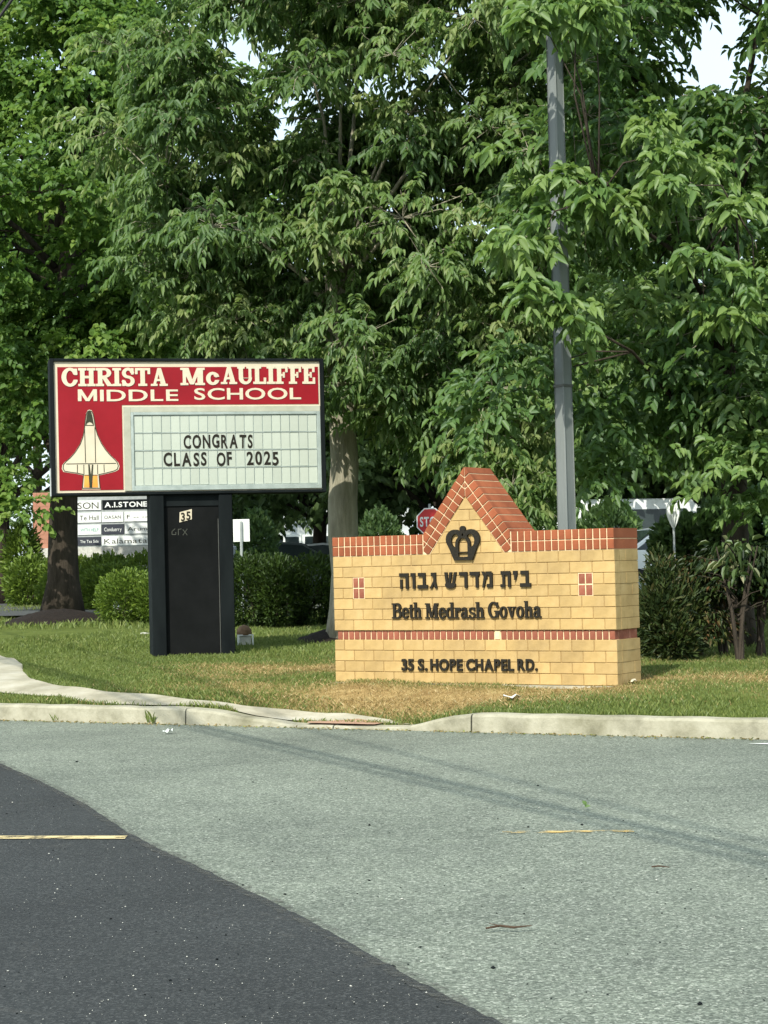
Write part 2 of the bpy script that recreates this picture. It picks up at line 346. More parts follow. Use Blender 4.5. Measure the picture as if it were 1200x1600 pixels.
# ------------------------------------------------------------------ lettering: serif and hebrew drawn from shapes, sans from the built-in font
class Gl:                                         # a glyph as a signed field (positive inside)
    N = 60
    def __init__(s, wd, lo=-.08, hi=1.08):
        s.w = wd; s.x = np.linspace(-.06, wd + .06, int((wd + .12) * s.N)); s.y = np.linspace(lo, hi, int((hi - lo) * s.N))
        s.X, s.Y = np.meshgrid(s.x, s.y); s.F = np.full(s.X.shape, -1.0)
    def put(s, f): s.F = np.maximum(s.F, f); return s
    def cut(s, f): s.F = np.minimum(s.F, -f); return s
    def b(s, x0, y0, x1, y1): return np.minimum(np.minimum(s.X - x0, x1 - s.X), np.minimum(s.Y - y0, y1 - s.Y))
    def e(s, cx, cy, rx, ry): return (1 - np.sqrt(((s.X - cx) / rx) ** 2 + ((s.Y - cy) / ry) ** 2)) * min(rx, ry)
    def q(s, x0, y0, x1, y1, w0, w1=None):        # slanted stroke cut level top and bottom
        w1 = w0 if w1 is None else w1
        t = (s.Y - y0) / (y1 - y0); c = x0 + (x1 - x0) * t; hw = (w0 + (w1 - w0) * t) / 2
        return np.minimum(hw - np.abs(s.X - c), np.minimum(s.Y - min(y0, y1), max(y0, y1) - s.Y))
    def B(s, *a): return s.put(s.b(*a))
    def Q(s, *a): return s.put(s.q(*a))
    def ring(s, cx, cy, rx, ry, ix, iy, keep=None):
        f = np.minimum(s.e(cx, cy, rx, ry), -s.e(cx, cy, ix, iy))
        if keep is not None: f = np.minimum(f, keep)
        return s.put(f)
def serif(ch):
    S = .1
    if ch == 'C': return Gl(.80).ring(.42, .5, .42, .52, .21, .41).cut(Gl(.80).b(.50, .34, .95, .66)).cut(Gl(.80).b(.79, -1, .99, 2)).B(.66, .64, .78, .97)
    if ch == 'G': return Gl(.82).ring(.42, .5, .42, .52, .22, .42).cut(Gl(.82).b(.56, .46, .9, .68)).B(.62, .64, .74, .98).B(.56, .02, .76, .44).B(.46, .38, .84, .46)
    if ch == 'H': return Gl(.86).B(.1, 0, .3, 1).B(.56, 0, .76, 1).B(.2, .45, .66, .56).B(0, 0, .4, S).B(0, 1 - S, .4, 1).B(.46, 0, .86, S).B(.46, 1 - S, .86, 1)
    if ch == 'I': return Gl(.42).B(.11, 0, .31, 1).B(0, 0, .42, S).B(0, 1 - S, .42, 1)
    if ch in 'RB':
        g = Gl(.8); g.put(np.minimum(g.e(.42, .74, .34, .27), g.b(.3, .4, .9, 1.1))); g.B(.2, .47, .45, 1); g.cut(np.maximum(np.minimum(g.e(.42, .74, .15, .17), g.b(.38, .5, .9, 1)), g.b(.3, .57, .43, .91)))
        if ch == 'B':
            g2 = Gl(.8); g2.put(np.minimum(g2.e(.44, .28, .36, .29), g2.b(.3, -.1, .9, .6))); g2.B(.2, 0, .46, .56); g2.cut(np.maximum(np.minimum(g2.e(.44, .28, .17, .19), g2.b(.38, 0, .9, .5)), g2.b(.3, .09, .45, .47))); g.put(g2.F)
        else: g.Q(.40, .5, .70, 0, .2, .24).B(.6, 0, .82, .07)
        return g.B(.1, 0, .3, 1).B(0, 0, .38, S).B(0, 1 - S, .38, 1)
    if ch in 'Ss':
        h = 1 if ch == 'S' else .70; g = Gl(.64 if ch == 'S' else .5); W = g.w; c = W / 2
        k1 = np.maximum(c - g.X, g.Y - .74 * h); k2 = np.maximum(g.X - c, .27 * h - g.Y)
        g.ring(c, .73 * h, W * .47, .29 * h, W * .21, .17 * h, k1); g.ring(c, .27 * h, W * .5, .29 * h, W * .23, .17 * h, k2)
        return g.B(W * .78, .66 * h, W * .93, h).B(W * .04, 0, W * .18, .32 * h)
    if ch == 'T': return Gl(.76).B(.28, 0, .48, 1).B(.16, 0, .6, S).B(0, 1 - S, .76, 1).B(0, .68, .1, 1).B(.66, .68, .76, 1)
    if ch == 'A':
        g = Gl(.86); g.Q(.16, 0, .42, 1, .1, .12).Q(.66, 0, .44, 1, .24, .16).B(.25, .28, .6, .37)
        return g.B(0, 0, .32, .09).B(.46, 0, .86, .09)
    if ch == 'M': return Gl(1.0).B(.1, 0, .2, 1).B(.72, 0, .92, 1).Q(.2, 1, .46, .05, .24, .12).Q(.76, 1, .48, .05, .12, .12).B(0, 0, .3, S).B(.62, 0, 1, S).B(0, 1 - S, .26, 1).B(.78, 1 - S, 1, 1)
    if ch == 'U':
        g = Gl(.82); g.put(np.minimum(g.e(.42, .32, .34, .34), .32 - g.Y)); g.B(.08, .3, .76, .35); g.cut(np.minimum(g.e(.45, .34, .17, .24), .34 - g.Y)); g.cut(g.b(.28, .33, .62, 1.2))
        return g.B(.08, .3, .28, 1).B(.62, .3, .74, 1).B(0, 1 - S, .38, 1).B(.5, 1 - S, .84, 1)
    if ch == 'L': return Gl(.7).B(.1, 0, .3, 1).B(0, 0, .68, S).B(0, 1 - S, .42, 1).B(.58, 0, .68, .34)
    if ch in 'FE':
        g = Gl(.7).B(.1, 0, .3, 1).B(0, 1 - S, .66, 1).B(.56, .68, .66, 1).B(.2, .46, .5, .55).B(.42, .36, .5, .66)
        return g.B(0, 0, .68, S).B(.58, 0, .68, .34) if ch == 'E' else g.B(0, 0, .42, S)
    x = .70
    if ch == 'c': return Gl(.60).ring(.3, x / 2, .3, x / 2 + .02, .13, x / 2 - .08).cut(Gl(.60).b(.34, .24, .7, .46)).put(Gl(.60).e(.46, .53, .1, .1))
    if ch == 'e': return Gl(.54).ring(.28, x / 2, .28, x / 2 + .02, .11, x / 2 - .08).cut(Gl(.54).b(.34, .20, .7, .34)).B(.1, .34, .5, .42)
    if ch == 'o': return Gl(.56).ring(.28, x / 2, .28, x / 2 + .02, .11, x / 2 - .07)
    if ch == 't': return Gl(.36).B(.09, .08, .26, .9).B(0, .6, .36, .70).B(.12, 0, .36, .09)
    if ch == 'h':
        g = Gl(.62); g.put(np.minimum(g.e(.36, .44, .2, .27), g.Y - .4)); g.B(.36, 0, .56, .45); g.cut(g.b(.25, -.1, .38, .52))
        return g.B(.06, 0, .24, 1.04).B(0, 0, .3, .08).B(.32, 0, .62, .08).B(0, .95, .15, 1.04)
    if ch == 'd':
        g = Gl(.6).ring(.27, x / 2, .27, x / 2 + .02, .11, x / 2 - .08); return g.B(.36, 0, .54, 1.04).B(.28, .95, .45, 1.04).B(.4, 0, .6, .08)
    if ch == 'r': return Gl(.46).B(.06, 0, .24, .70).B(0, 0, .32, .08).B(0, .62, .15, .70).put(Gl(.46).e(.34, .58, .13, .12)).B(.2, .52, .34, .66)
    if ch == 'a':
        g = Gl(.56); g.B(.3, .05, .47, .55); g.put(np.minimum(g.e(.25, .48, .22, .24), g.Y - .46)); g.cut(np.minimum(g.e(.22, .46, .1, .14), .56 - g.Y)); g.B(.3, .05, .47, .5)
        return g.ring(.2, .2, .2, .22, .07, .12).B(.4, 0, .56, .09)
    if ch == 'v': return Gl(.6).Q(.12, .7, .3, 0, .2, .12).Q(.47, .7, .32, 0, .1, .1).B(0, .62, .28, .70).B(.36, .62, .6, .70)
HEB = {'ה': lambda g: g.B(0, .78, .72, 1).B(.52, 0, .72, .9).B(.06, 0, .22, .6), 'ו': lambda g: g.B(0, .78, .34, 1).B(.15, 0, .34, .9),
       'ב': lambda g: g.B(.05, .78, .62, 1).B(.44, .1, .63, .9).B(0, 0, .8, .22), 'ג': lambda g: g.B(.1, .78, .45, 1).B(.28, .3, .46, 1).Q(.05, 0, .34, .45, .18, .14).Q(.48, 0, .37, .45, .16, .16),
       'ש': lambda g: g.Q(.22, .1, .1, 1, .16, .2).Q(.36, .2, .50, 1, .12, .18).Q(.66, .1, .86, 1, .16, .18).put(np.minimum(g.e(.45, .2, .4, .22), .3 - g.Y)),
       'ר': lambda g: g.B(0, .78, .6, 1).B(.42, 0, .62, .95), 'ד': lambda g: g.B(0, .78, .74, 1).B(.46, 0, .65, .9),
       'מ': lambda g: g.Q(.08, 0, .28, .8, .13, .2).Q(.3, .6, .06, 1, .2, .18).B(.3, .78, .7, 1).B(.6, 0, .8, .92).B(.38, 0, .8, .21),
       'ת': lambda g: g.B(.04, .78, .72, 1).B(.58, 0, .77, .92).B(.16, .05, .32, .85).B(0, 0, .32, .18), 'י': lambda g: g.B(0, .76, .3, 1).Q(.14, .45, .22, .9, .12, .18)}
HW = {'ה': .74, 'ו': .35, 'ב': .82, 'ג': .56, 'ש': .98, 'ר': .64, 'ד': .76, 'מ': .82, 'ת': .79, 'י': .32}
def contours(g):
    F, X, Y = g.F, g.x, g.y; F[0, :] = F[-1, :] = -.05; F[:, 0] = F[:, -1] = -.05
    ny, nx = F.shape; s = F > 0
    act = np.argwhere((s[:-1, :-1].astype(int) + s[1:, :-1] + s[:-1, 1:] + s[1:, 1:]) % 4 != 0)
    nxt = {}
    for j, i in act:
        j = int(j); i = int(i)
        c = [(i, j), (i + 1, j), (i + 1, j + 1), (i, j + 1)]; v = [s[q[1], q[0]] for q in c]
        ins = []; outs = []
        for k in range(4):
            a, b = c[k], c[(k + 1) % 4]
            if v[k] != v[(k + 1) % 4]: (outs if v[k] else ins).append(tuple(sorted((a, b))))
        for a, b in zip(ins, outs): nxt[a] = b
    def pt(e):
        (i0, j0), (i1, j1) = e; f0, f1 = F[j0, i0], F[j1, i1]; k = f0 / (f0 - f1)
        return (X[i0] + (X[i1] - X[i0]) * k, Y[j0] + (Y[j1] - Y[j0]) * k)
    loops = []
    while nxt:
        st_ = next(iter(nxt)); e = st_; lp = []
        while e in nxt:
            lp.append(pt(e)); e = nxt.pop(e)
        if len(lp) > 6: loops.append(simplify(lp, .006))
    return loops
def simplify(lp, eps):
    def dp(p):
        if len(p) < 3: return p
        a = np.array(p[0]); b = np.array(p[-1]); d = b - a; L = np.hypot(*d) + 1e-12; q = np.array(p[1:-1])
        tt = np.clip(((q - a) @ d) / (L * L), 0, 1); h = np.hypot(*(q - a - tt[:, None] * d).T); k = int(h.argmax())
        if h[k] < eps: return [p[0], p[-1]]
        return dp(p[:k + 2])[:-1] + dp(p[k + 1:])
    m = len(lp) // 2; return dp(lp[:m + 1])[:-1] + dp(lp[m:] + [lp[0]])[:-1]
def curve_mesh(cu, name):
    o = bpy.data.objects.new('tmp', cu); C.objects.link(o); dg = bpy.context.evaluated_depsgraph_get()
    me = bpy.data.meshes.new_from_object(o.evaluated_get(dg)); bpy.data.objects.remove(o); me.name = name
    for v in me.vertices: x, y, z = v.co; v.co = (x, -(z + .5), y)
    me.materials.clear(); me.update(); return me
def loops_mesh(loops, name):                      # outlines -> a solid with a front at y=-1 and a back at y=0
    pts, edges = [], []
    for lp in loops:
        q = []
        for p in lp:
            if not q or math.hypot(p[0] - q[-1][0], p[1] - q[-1][1]) > .002: q.append(p)
        if math.hypot(q[0][0] - q[-1][0], q[0][1] - q[-1][1]) < .002: q.pop()
        if len(q) < 3: continue
        b = len(pts); pts += [Vector(p) for p in q]; edges += [(b + i, b + (i + 1) % len(q)) for i in range(len(q))]
    v2, e2, f2, ov, oe, of = delaunay_2d_cdt(pts, edges, [], 0, 1e-5)
    def inside_(x, y):
        r = False
        for i, j in edges:
            x1, y1 = pts[i]; x2, y2 = pts[j]
            if (y1 > y) != (y2 > y) and x < (x2 - x1) * (y - y1) / (y2 - y1) + x1: r = not r
        return r
    tris = []
    for f in f2:
        cx = sum(v2[i].x for i in f) / 3; cy = sum(v2[i].y for i in f) / 3
        if inside_(cx, cy): tris.append(tuple(f))
    n = len(v2); vs = [(v.x, -1, v.y) for v in v2] + [(v.x, 0, v.y) for v in v2]; fs = []
    cnt = {}
    for f in tris:
        for i in range(3): cnt[f[i], f[(i + 1) % 3]] = 1
    for f in tris: fs.append(f); fs.append((f[2] + n, f[1] + n, f[0] + n))
    for a, b in cnt:
        if (b, a) not in cnt: fs.append((b, a, a + n, b + n))
    return mesh_from(name, vs, fs)
GC = {}
def glyph(kind, ch):
    if (kind, ch) in GC: return GC[kind, ch]
    if kind in ('serif', 'serifb', 'heb') or ch == 'M':
        if ch == 'M' and kind not in ('serif', 'serifb'): g = Gl(.9).B(0, 0, .17, 1).B(.73, 0, .90, 1).Q(.09, 1, .45, 0, .18, .17).Q(.81, 1, .45, 0, .18, .17)
        else: g = HEB[ch](Gl(HW[ch])) if kind == 'heb' else serif(ch)
        if kind == 'serifb': g.F = g.F + .018
        if kind == 'heb': g.F = g.F + .012
        r = (loops_mesh(contours(g), 'letter_' + str(len(GC))), g.w)
    else:
        cu = bpy.data.curves.new('t', 'FONT'); cu.body = ch; cu.size = 1.0 / .73 * 1.0; cu.extrude = .5; cu.offset = {'sans': .038, 'bold': .042, 'thin': .0, 'wide': .02}[kind]; cu.resolution_u = 4
        me = curve_mesh(cu, 'letter_s' + str(len(GC))); xs = [v.co.x for v in me.vertices] or [0, .3]; lo, hi = min(xs), max(xs)
        for v in me.vertices: v.co.x -= lo
        r = (me, hi - lo)
    GC[kind, ch] = r; return r
def write(text, kind, x0, x1, z0, h, y, depth, mat, parent, name='letter', jit=0, gap=.13, space=.42, slope=0, small=None, joined=False):
    adv = 0; items = []
    for ch in text:
        if ch == ' ': adv += space; continue
        me, wd = glyph(kind, ch); items.append((ch, me, adv)); adv += wd + gap
    sx = (x1 - x0) / (adv - gap); mbj = MB()
    for ch, me, a in items:
        x = x0 + a * sx; z = z0 + slope * (x - x0)
        if joined:
            mbj.add([(x + v.co.x * sx, y + v.co.y * depth, z + v.co.z * h) for v in me.vertices], [tuple(p.vertices) for p in me.polygons]); continue
        key = (me.name, mat.name)
        if key not in GC:
            m2 = me.copy(); m2.materials.append(mat); GC[key] = m2
        o = bpy.data.objects.new(name, GC[key]); C.objects.link(o); o.parent = parent; o.location = (x, y, z + random.uniform(-1, 1) * jit * h); o.scale = (sx, depth, h); o.rotation_euler = (0, random.uniform(-1, 1) * jit, 0)
    if joined: return mbj.build(name, mat, parent)

# ------------------------------------------------------------------ the setting: road, kerb, sidewalk, lawn, parking lot
def sheet(name, pts, mat, z=None, **k):
    vs = [(p[0], p[1], (p[2] if len(p) > 2 else 0) if z is None else z) for p in pts]
    me = mesh_from(name, vs, [tuple(range(len(vs)))])
    if me.polygons[0].normal.z < 0: me.flip_normals()
    return link(name, me, mat, **k)
a, b_, c_, d_ = xy(-400, -300), xy(400, -300), xy(400, T0 + .1), xy(-400, T0 + .1)
sheet('road', [a, b_, c_, d_], M['road'], 0.0, kind='structure')
# fresh dark asphalt wedge, a thin overlay with a soft ragged edge
edge_px = [(-160, 1126), (-60, 1166), (0, 1194), (60, 1221), (130, 1256), (200, 1303), (265, 1336), (330, 1366), (430, 1414), (540, 1471), (650, 1535), (780, 1600), (900, 1662)]
ed = [G(x, y, 0.0) for x, y in edge_px]; fine = []
for i in range(len(ed) - 1):
    for k in range(14):
        p = ed[i].lerp(ed[i + 1], k / 14); fine.append(Vector((p.x, p.y + random.uniform(-.018, .018), 0)))
far = [Vector((2.2, 3, 0)), Vector((6, -30, 0)), Vector((-60, -30, 0)), Vector((-60, 60, 0))]
far[3] = Vector((fine[0].x - 20, fine[0].y + 14, 0)); far[2] = Vector((-60, -30, 0))
def tri_sheet(name, pts, mat, z, **k):
    bm = bmesh.new(); f = bm.faces.new([bm.verts.new((p.x, p.y, z)) for p in pts]); f.normal_update(); bmesh.ops.triangulate(bm, faces=[f])
    bmesh.ops.recalc_face_normals(bm, faces=bm.faces[:]); me = bpy.data.meshes.new(name); bm.to_mesh(me); bm.free()
    if me.polygons[0].normal.z < 0: me.flip_normals()
    return link(name, me, mat, **k)
tri_sheet('road_patch', fine + far, M['fresh'], .008, kind='structure')
mb = MB(); n = len(fine)
mb.add([(p.x + random.uniform(.02, .05), p.y + random.uniform(.03, .07), .004) for p in fine] + [(p.x - .04, p.y - .05, .012) for p in fine], [(i, n + i, n + i + 1, i + 1) for i in range(n - 1)])
mb.build('road_patch_seam', M['edge'], kind='structure')
def marking(px0, px1, y0, y1, hw, mat, name='road_marking', zz=.013):
    A, B = G(px0, y0, zz), G(px1, y1, zz); sheet(name, [(A.x, A.y - hw), (B.x, B.y - hw), (B.x, B.y + hw), (A.x, A.y + hw)], mat, zz, kind='structure')
marking(-60, 197, 1308, 1308, .055, M['yline']); marking(785, 990, 1300, 1298, .035, M['yline2'], zz=.005)
A = G(1168, 1162, .004); sheet('road_marking', [(A.x, A.y), (A.x + .55, A.y - .33), (A.x + .8, A.y - .33), (A.x + .8, A.y + .02)], M['wline'], .005, kind='structure')

# dryness of the lawn
DRY = []
for px, py, ra, rb, a_ in [(640, 1092, 1.3, .5, 1.0), (560, 1085, .9, .45, .8), (740, 1090, .9, .4, .9), (470, 1045, 1.3, .5, .75), (400, 1050, .8, .35, .6), (330, 1060, .5, .25, .35), (900, 1078, .8, .30, .8), (1000, 1064, .8, .35, .8), (1130, 1058, .9, .4, .55), (410, 1078, .7, .3, .5), (600, 1110, .8, .22, .8), (850, 1096, .45, .16, .55)]:
    g = G(px, py); DRY.append((*st(g.x, g.y), ra, rb, a_))
SLUSH = s_of_px(790); SGREEN = st(*G(330, 1040).xy)[0]
def dry_at(s, t):
    d = np.zeros_like(s)
    for cs, ct, ra, rb, a_ in DRY: d = np.maximum(d, a_ * np.exp(-(((s - cs) / ra) ** 2 + ((t - ct) / rb) ** 2)))
    nz = .5 + .25 * np.sin(s * 3.1 + 1.7 * np.sin(t * 2.3)) + .25 * np.sin(t * 5.7 + s * 1.9 + 2 * np.sin(s * 1.3))
    lush = np.exp(-((t - T0 - .35) / .42) ** 2) * (1 / (1 + np.exp(-(s - SLUSH) * 4)))
    return np.clip((d * 1.2 + .26 * nz * np.exp(-((t - 17) / 3) ** 2) * (1 / (1 + np.exp(-(s - SGREEN) * 2)))) * (1 - .95 * lush) - .02, 0, 1)
S_ = np.unique(np.concatenate([np.array([-900, -400, -200, -100, -60, -40, -30, -24, -20]), np.arange(-18, 6, .12), np.array([6, 7, 8, 10, 14, 20, 30, 45, 70, 120, 250, 600, 900.])]))
T_ = np.unique(np.concatenate([np.array([T0 + .14]), np.arange(T0 + .2, 24, .12), np.arange(24, 40, .6), np.array([40, 45, 52, 60, 80, 120, 200, 400, 900, 1800.])]))
SS, TG = np.meshgrid(S_, T_); ZZ = terr_st(SS, TG); dd = DS.x * DN.y - DS.y * DN.x
V = np.stack([(SS * DN.y - TG * DS.y) / dd, (TG * DS.x - SS * DN.x) / dd, ZZ], -1).reshape(-1, 3)
nx, ny = len(S_), len(T_); ii = (np.arange(ny - 1)[:, None] * nx + np.arange(nx - 1)[None, :]).ravel()
F = np.stack([ii, ii + 1, ii + nx + 1, ii + nx], -1)
link('lawn', np_mesh('lawn', V, F, dry_at(SS, TG).ravel(), 'dry', True), M['ground'], kind='structure')

# kerb: cast lengths with open joints, dropped for the ramp
kerb = empty('kerb', (0, 0, 0), kind='structure')
cuts = [-30, -24, -18, s_of_px(-420), s_of_px(-130), s_of_px(290), s_of_px(520), s_of_px(737), s_of_px(1330), s_of_px(2000), 8, 14, 20]
cuts = sorted(set(cuts))
for k in range(len(cuts) - 1):
    s0, s1 = cuts[k] + .008, cuts[k + 1] - .008; m = max(2, int((s1 - s0) / .12)); vs = []; fs = []
    for i in range(m + 1):
        s = s0 + (s1 - s0) * i / m; h = float(kerb_h(s)); jt = .004 * math.sin(s * 7) + .003 * math.sin(s * 17)
        rr = min(.022, h * .4); dz = .003 * math.sin(s * 11)
        prof = [(T0 + jt, -.02), (T0 + jt + .008, h - rr + dz), (T0 + jt + .016, h - rr * .3 + dz), (T0 + .03 + jt, h + dz), (T0 + .155, h + .004 + dz), (T0 + .16, -.02)]
        for t, z in prof: vs.append((*xy(s, t), z))
    q = 6
    for i in range(m):
        for j in range(q - 1): fs.append((i * q + j, (i + 1) * q + j, (i + 1) * q + j + 1, i * q + j + 1))
    fs += [tuple(range(q)), tuple(m * q + j for j in range(q - 1, -1, -1))]
    link('kerb_stone', mesh_from('kerb_stone', vs, fs), M['kerb'], kerb)

# sidewalk draped on the ground
def drape(name, poly_px, mat, lift, step=.12, **k):
    pts = [G(*p) for p in poly_px]; ps = [st(p.x, p.y) for p in pts]
    bm = bmesh.new(); f = bm.faces.new([bm.verts.new((s, t, 0)) for s, t in ps]); f.normal_update()
    lo_s = min(p[0] for p in ps); hi_s = max(p[0] for p in ps); lo_t = min(p[1] for p in ps); hi_t = max(p[1] for p in ps)
    x = lo_s + step
    while x < hi_s:
        bmesh.ops.bisect_plane(bm, geom=bm.verts[:] + bm.edges[:] + bm.faces[:], plane_co=(x, 0, 0), plane_no=(1, 0, 0)); x += step
    x = lo_t + step
    while x < hi_t:
        bmesh.ops.bisect_plane(bm, geom=bm.verts[:] + bm.edges[:] + bm.faces[:], plane_co=(0, x, 0), plane_no=(0, 1, 0)); x += step
    bmesh.ops.triangulate(bm, faces=bm.faces[:])
    for v in bm.verts:
        s, t = v.co.x, v.co.y; X, Y = xy(s, t); v.co = (X, Y, float(terr_st(s, t)) + lift)
    bmesh.ops.recalc_face_normals(bm, faces=bm.faces[:]); me = bpy.data.meshes.new(name); bm.to_mesh(me); bm.free()
    if sum(p.normal.z for p in me.polygons) < 0: me.flip_normals()
    return link(name, me, mat, **k), ps
walk_up = [(-260, 1012), (-60, 1022), (0, 1027), (20, 1030), (35, 1039), (36, 1052), (55, 1066), (100, 1075), (165, 1083), (240, 1090), (300, 1096), (380, 1107), (450, 1114), (540, 1121), (610, 1128), (650, 1136)]
def lowpx(px, t=T0 + .165):
    s = s_of_px(px); X, Y = xy(s, t); z = float(terr_st(s, t)); v = Vector((X, Y, z - EYE)); k = FPX / v.dot(FWD); return (600 + v.dot(CR) * k, 800 - v.dot(CU) * k)
walk_lo = [lowpx(620), lowpx(560), lowpx(500), lowpx(462), (450, 1128), (400, 1123), (374, 1115), lowpx(346), lowpx(300), lowpx(240), lowpx(170), lowpx(120), (90, 1093), (60, 1090), (0, 1086), (-100, 1081), (-260, 1074)]
_, walk_st = drape('sidewalk', walk_up + walk_lo, M['concrete'], .012, kind='structure')
_, tile_st = drape('ramp_pad', [(482, 1130.5), (560, 1129), (600, 1133), (585, 1138), (480, 1137.5)], M['tile'], .018, kind='structure')
def inside(ps, s, t):
    r = np.zeros(s.shape, bool); n = len(ps)
    for i in range(n):
        (x1, y1), (x2, y2) = ps[i], ps[(i + 1) % n]
        c = ((y1 > t) != (y2 > t)) & (s < (x2 - x1) * (t - y1) / (y2 - y1 + 1e-12) + x1); r ^= c
    return r

# grass blades: one uncountable mass
def blades(n, s0, s1, t0, t1, h0, h1, wd):
    s = RNG.uniform(s0, s1, n); t = RNG.uniform(t0, t1, n); d = dry_at(s, t)
    keep = ~inside(walk_st, s, t) & ~(inside(wall_st, s, t)) & (RNG.random(n) < (1 - .45 * np.clip(d, 0, 1)))
    pm = .5 + .5 * np.sin(s * 1.7 + 2 * np.sin(t * .9)) * np.sin(t * 2.1 + s)
    s, t, d, pm = s[keep], t[keep], d[keep], pm[keep]; n = len(s); z = terr_st(s, t)
    x = (s * DN.y - t * DS.y) / dd; y = (t * DS.x - s * DN.x) / dd
    h = RNG.uniform(h0, h1, n) * (1 - .35 * d) * (.75 + .5 * pm); a = RNG.uniform(0, 2 * np.pi, n); lean = RNG.uniform(.1, .9, n) * h * (1 + .8 * d); la = RNG.uniform(0, 2 * np.pi, n)
    base = np.stack([x, y, z], -1); sd_ = np.stack([np.cos(a), np.sin(a), 0 * a], -1) * (wd / 2); ld = np.stack([np.cos(la) * lean, np.sin(la) * lean, h], -1)
    md = base + ld * np.array([.35, .35, .6]); V = np.stack([base - sd_, base + sd_ * .6, base + ld, md - sd_], 1).reshape(-1, 3)
    F = (np.arange(n)[:, None] * 4 + np.array([0, 1, 2, 3])).astype(np.int32)
    tone = np.where(RNG.random(n) < d, RNG.uniform(.58, 1, n), RNG.uniform(.05, .52, n) + .1 * (pm - .5)); tone = np.clip(tone, 0, 1)
    return V, F, np.repeat(tone, 4)
WL = P(522, 955, 18.60); WR = P(962, 945, 16.95); WLEN = (WR.xy - WL.xy).length; WANG = math.atan2(WR.y - WL.y, WR.x - WL.x); WD = .475
wdir = (WR.xy - WL.xy).normalized(); wn = Vector((-wdir.y, wdir.x))
wall_c = [WL.xy, WR.xy, WR.xy + wn * WD, WL.xy + wn * WD]; wall_st = [st(p.x, p.y) for p in wall_c]
parts = [blades(185000, -16.5, -4.5, T0 + .16, 19.0, .018, .038, .006), blades(65000, -19, -6, 19, 25.5, .03, .06, .010), blades(30000, -32, -10, 25, 36, .06, .11, .02),
         blades(16000, -12.4, -5.5, T0 + .17, T0 + .9, .025, .06, .008)]
Vs, Fs, Ts, off = [], [], [], 0
for V, F, T in parts: Vs.append(V); Fs.append(F + off); Ts.append(T); off += len(V)
link('grass', np_mesh('grass', np.concatenate(Vs), np.concatenate(Fs), np.concatenate(Ts)), M['grass'], kind='stuff', label='short grass, green and straw coloured, on the lawn behind the kerb', cat='grass')

# ------------------------------------------------------------------ the brick monument wall
WZ = .295
wall = empty('brick_sign_wall', (WL.x, WL.y, WZ), WANG, label='buff brick monument sign with red brick peak, Hebrew lettering and crown emblem', cat='sign')
L = WLEN; CH, BH, CP = .1016, .088, .0955; z_band = 4 * CH; z_up = z_band + BH; z_cop = z_up + 7 * CH; z_top = z_cop + 2 * CP
def U(px, py=900):                                 # picture column -> distance along the wall
    r = ray(px, py); o = WL.xy; den = r.x * -wdir.y + r.y * wdir.x
    k = (o.x * -wdir.y + o.y * wdir.x) / den; return (Vector((r.x, r.y)) * k - o).dot(wdir)
def UZ(px, py):
    r = ray(px, py); o = WL.xy; k = (o.x * -wdir.y + o.y * wdir.x) / (r.x * -wdir.y + r.y * wdir.x)
    return (Vector((r.x, r.y)) * k - o).dot(wdir), EYE + r.z * k - WZ
UC = U(724, 760) + .015; HB, AI, AO = .40, .535, .805; SL = AI / HB; al = math.atan(SL); HV = .47
J = .0032; JR = .0052
mc = MB(); mc.box(.006, .008, 0, L - .006, WD - .006, z_band); mc.box(.006, .008, z_up, L - .006, WD - .006, z_cop); mc.build('mortar', M['mortar_y'], wall)
mc = MB(); mc.prism([(UC - HB, z_cop + .001), (UC + HB, z_cop + .001), (UC, z_cop + AI)], .008, WD - .01); mc.build('mortar', M['mortar_y'], wall)
mc = MB(); mc.box(.025, .026, z_band, L - .025, WD - .02, z_up); mc.box(.005, .004, z_cop, UC - HV, WD - .004, z_top - .004); mc.box(UC + HV, .004, z_cop, L - .005, WD - .004, z_top - .004)
oz = AO - HV * (AO / (HB + .205)) if False else z_top - z_cop
SLO = (AO - (z_top - z_cop)) / HV
mc.prism([(UC - HV + .002, z_cop), (UC - HB, z_cop), (UC, z_cop + AI), (UC, z_cop + AO - .006), (UC - HV + .002, z_top - .006)], .004, WD - .004)
mc.prism([(UC, z_cop + AI), (UC + HB, z_cop), (UC + HV - .002, z_cop), (UC + HV - .002, z_top - .006), (UC, z_cop + AO - .006)], .004, WD - .004)
mc.build('mortar', M['mortar_c'], wall)
mc = MB(); mc.box(-.03, -.05, -.14, L + .03, WD + .04, -.002); mc.build('footing', M['concrete'], wall)
BC = {}
def brick(name, poly, y0, y1, mat, jit=.0015, b=.004):
    cx = min(p[0] for p in poly); cz = min(p[1] for p in poly)
    key = (mat.name, round(y1 - y0, 3), tuple((round(p[0] - cx, 3), round(p[1] - cz, 3)) for p in poly))
    if key not in BC:
        m = MB(); m.prism([(p[0] - cx, p[1] - cz) for p in poly], 0, y1 - y0, b); me = mesh_from(name, m.v, m.f); me.materials.append(mat); BC[key] = me
    o = bpy.data.objects.new(name, BC[key]); C.objects.link(o); o.parent = wall
    o.location = (cx + random.uniform(-1, 1) * .0006, y0 + random.uniform(-jit, jit), cz + random.uniform(-1, 1) * .0007)
    return o
MOD = L / 13.5
ins_l = (U(551), U(568.5)); ins_r = (U(903), U(925.5)); rows = [(k * CH, False) for k in range(4)] + [(z_up + k * CH, True) for k in range(7)]
def subtract(iv, cutlist):
    out = [iv]
    for c in cutlist:
        nw = []
        for a, b in out:
            if c[1] <= a or c[0] >= b: nw.append((a, b))
            else:
                if c[0] - a > .03: nw.append((a, c[0]))
                if b - c[1] > .03: nw.append((c[1], b))
        out = nw
    return out
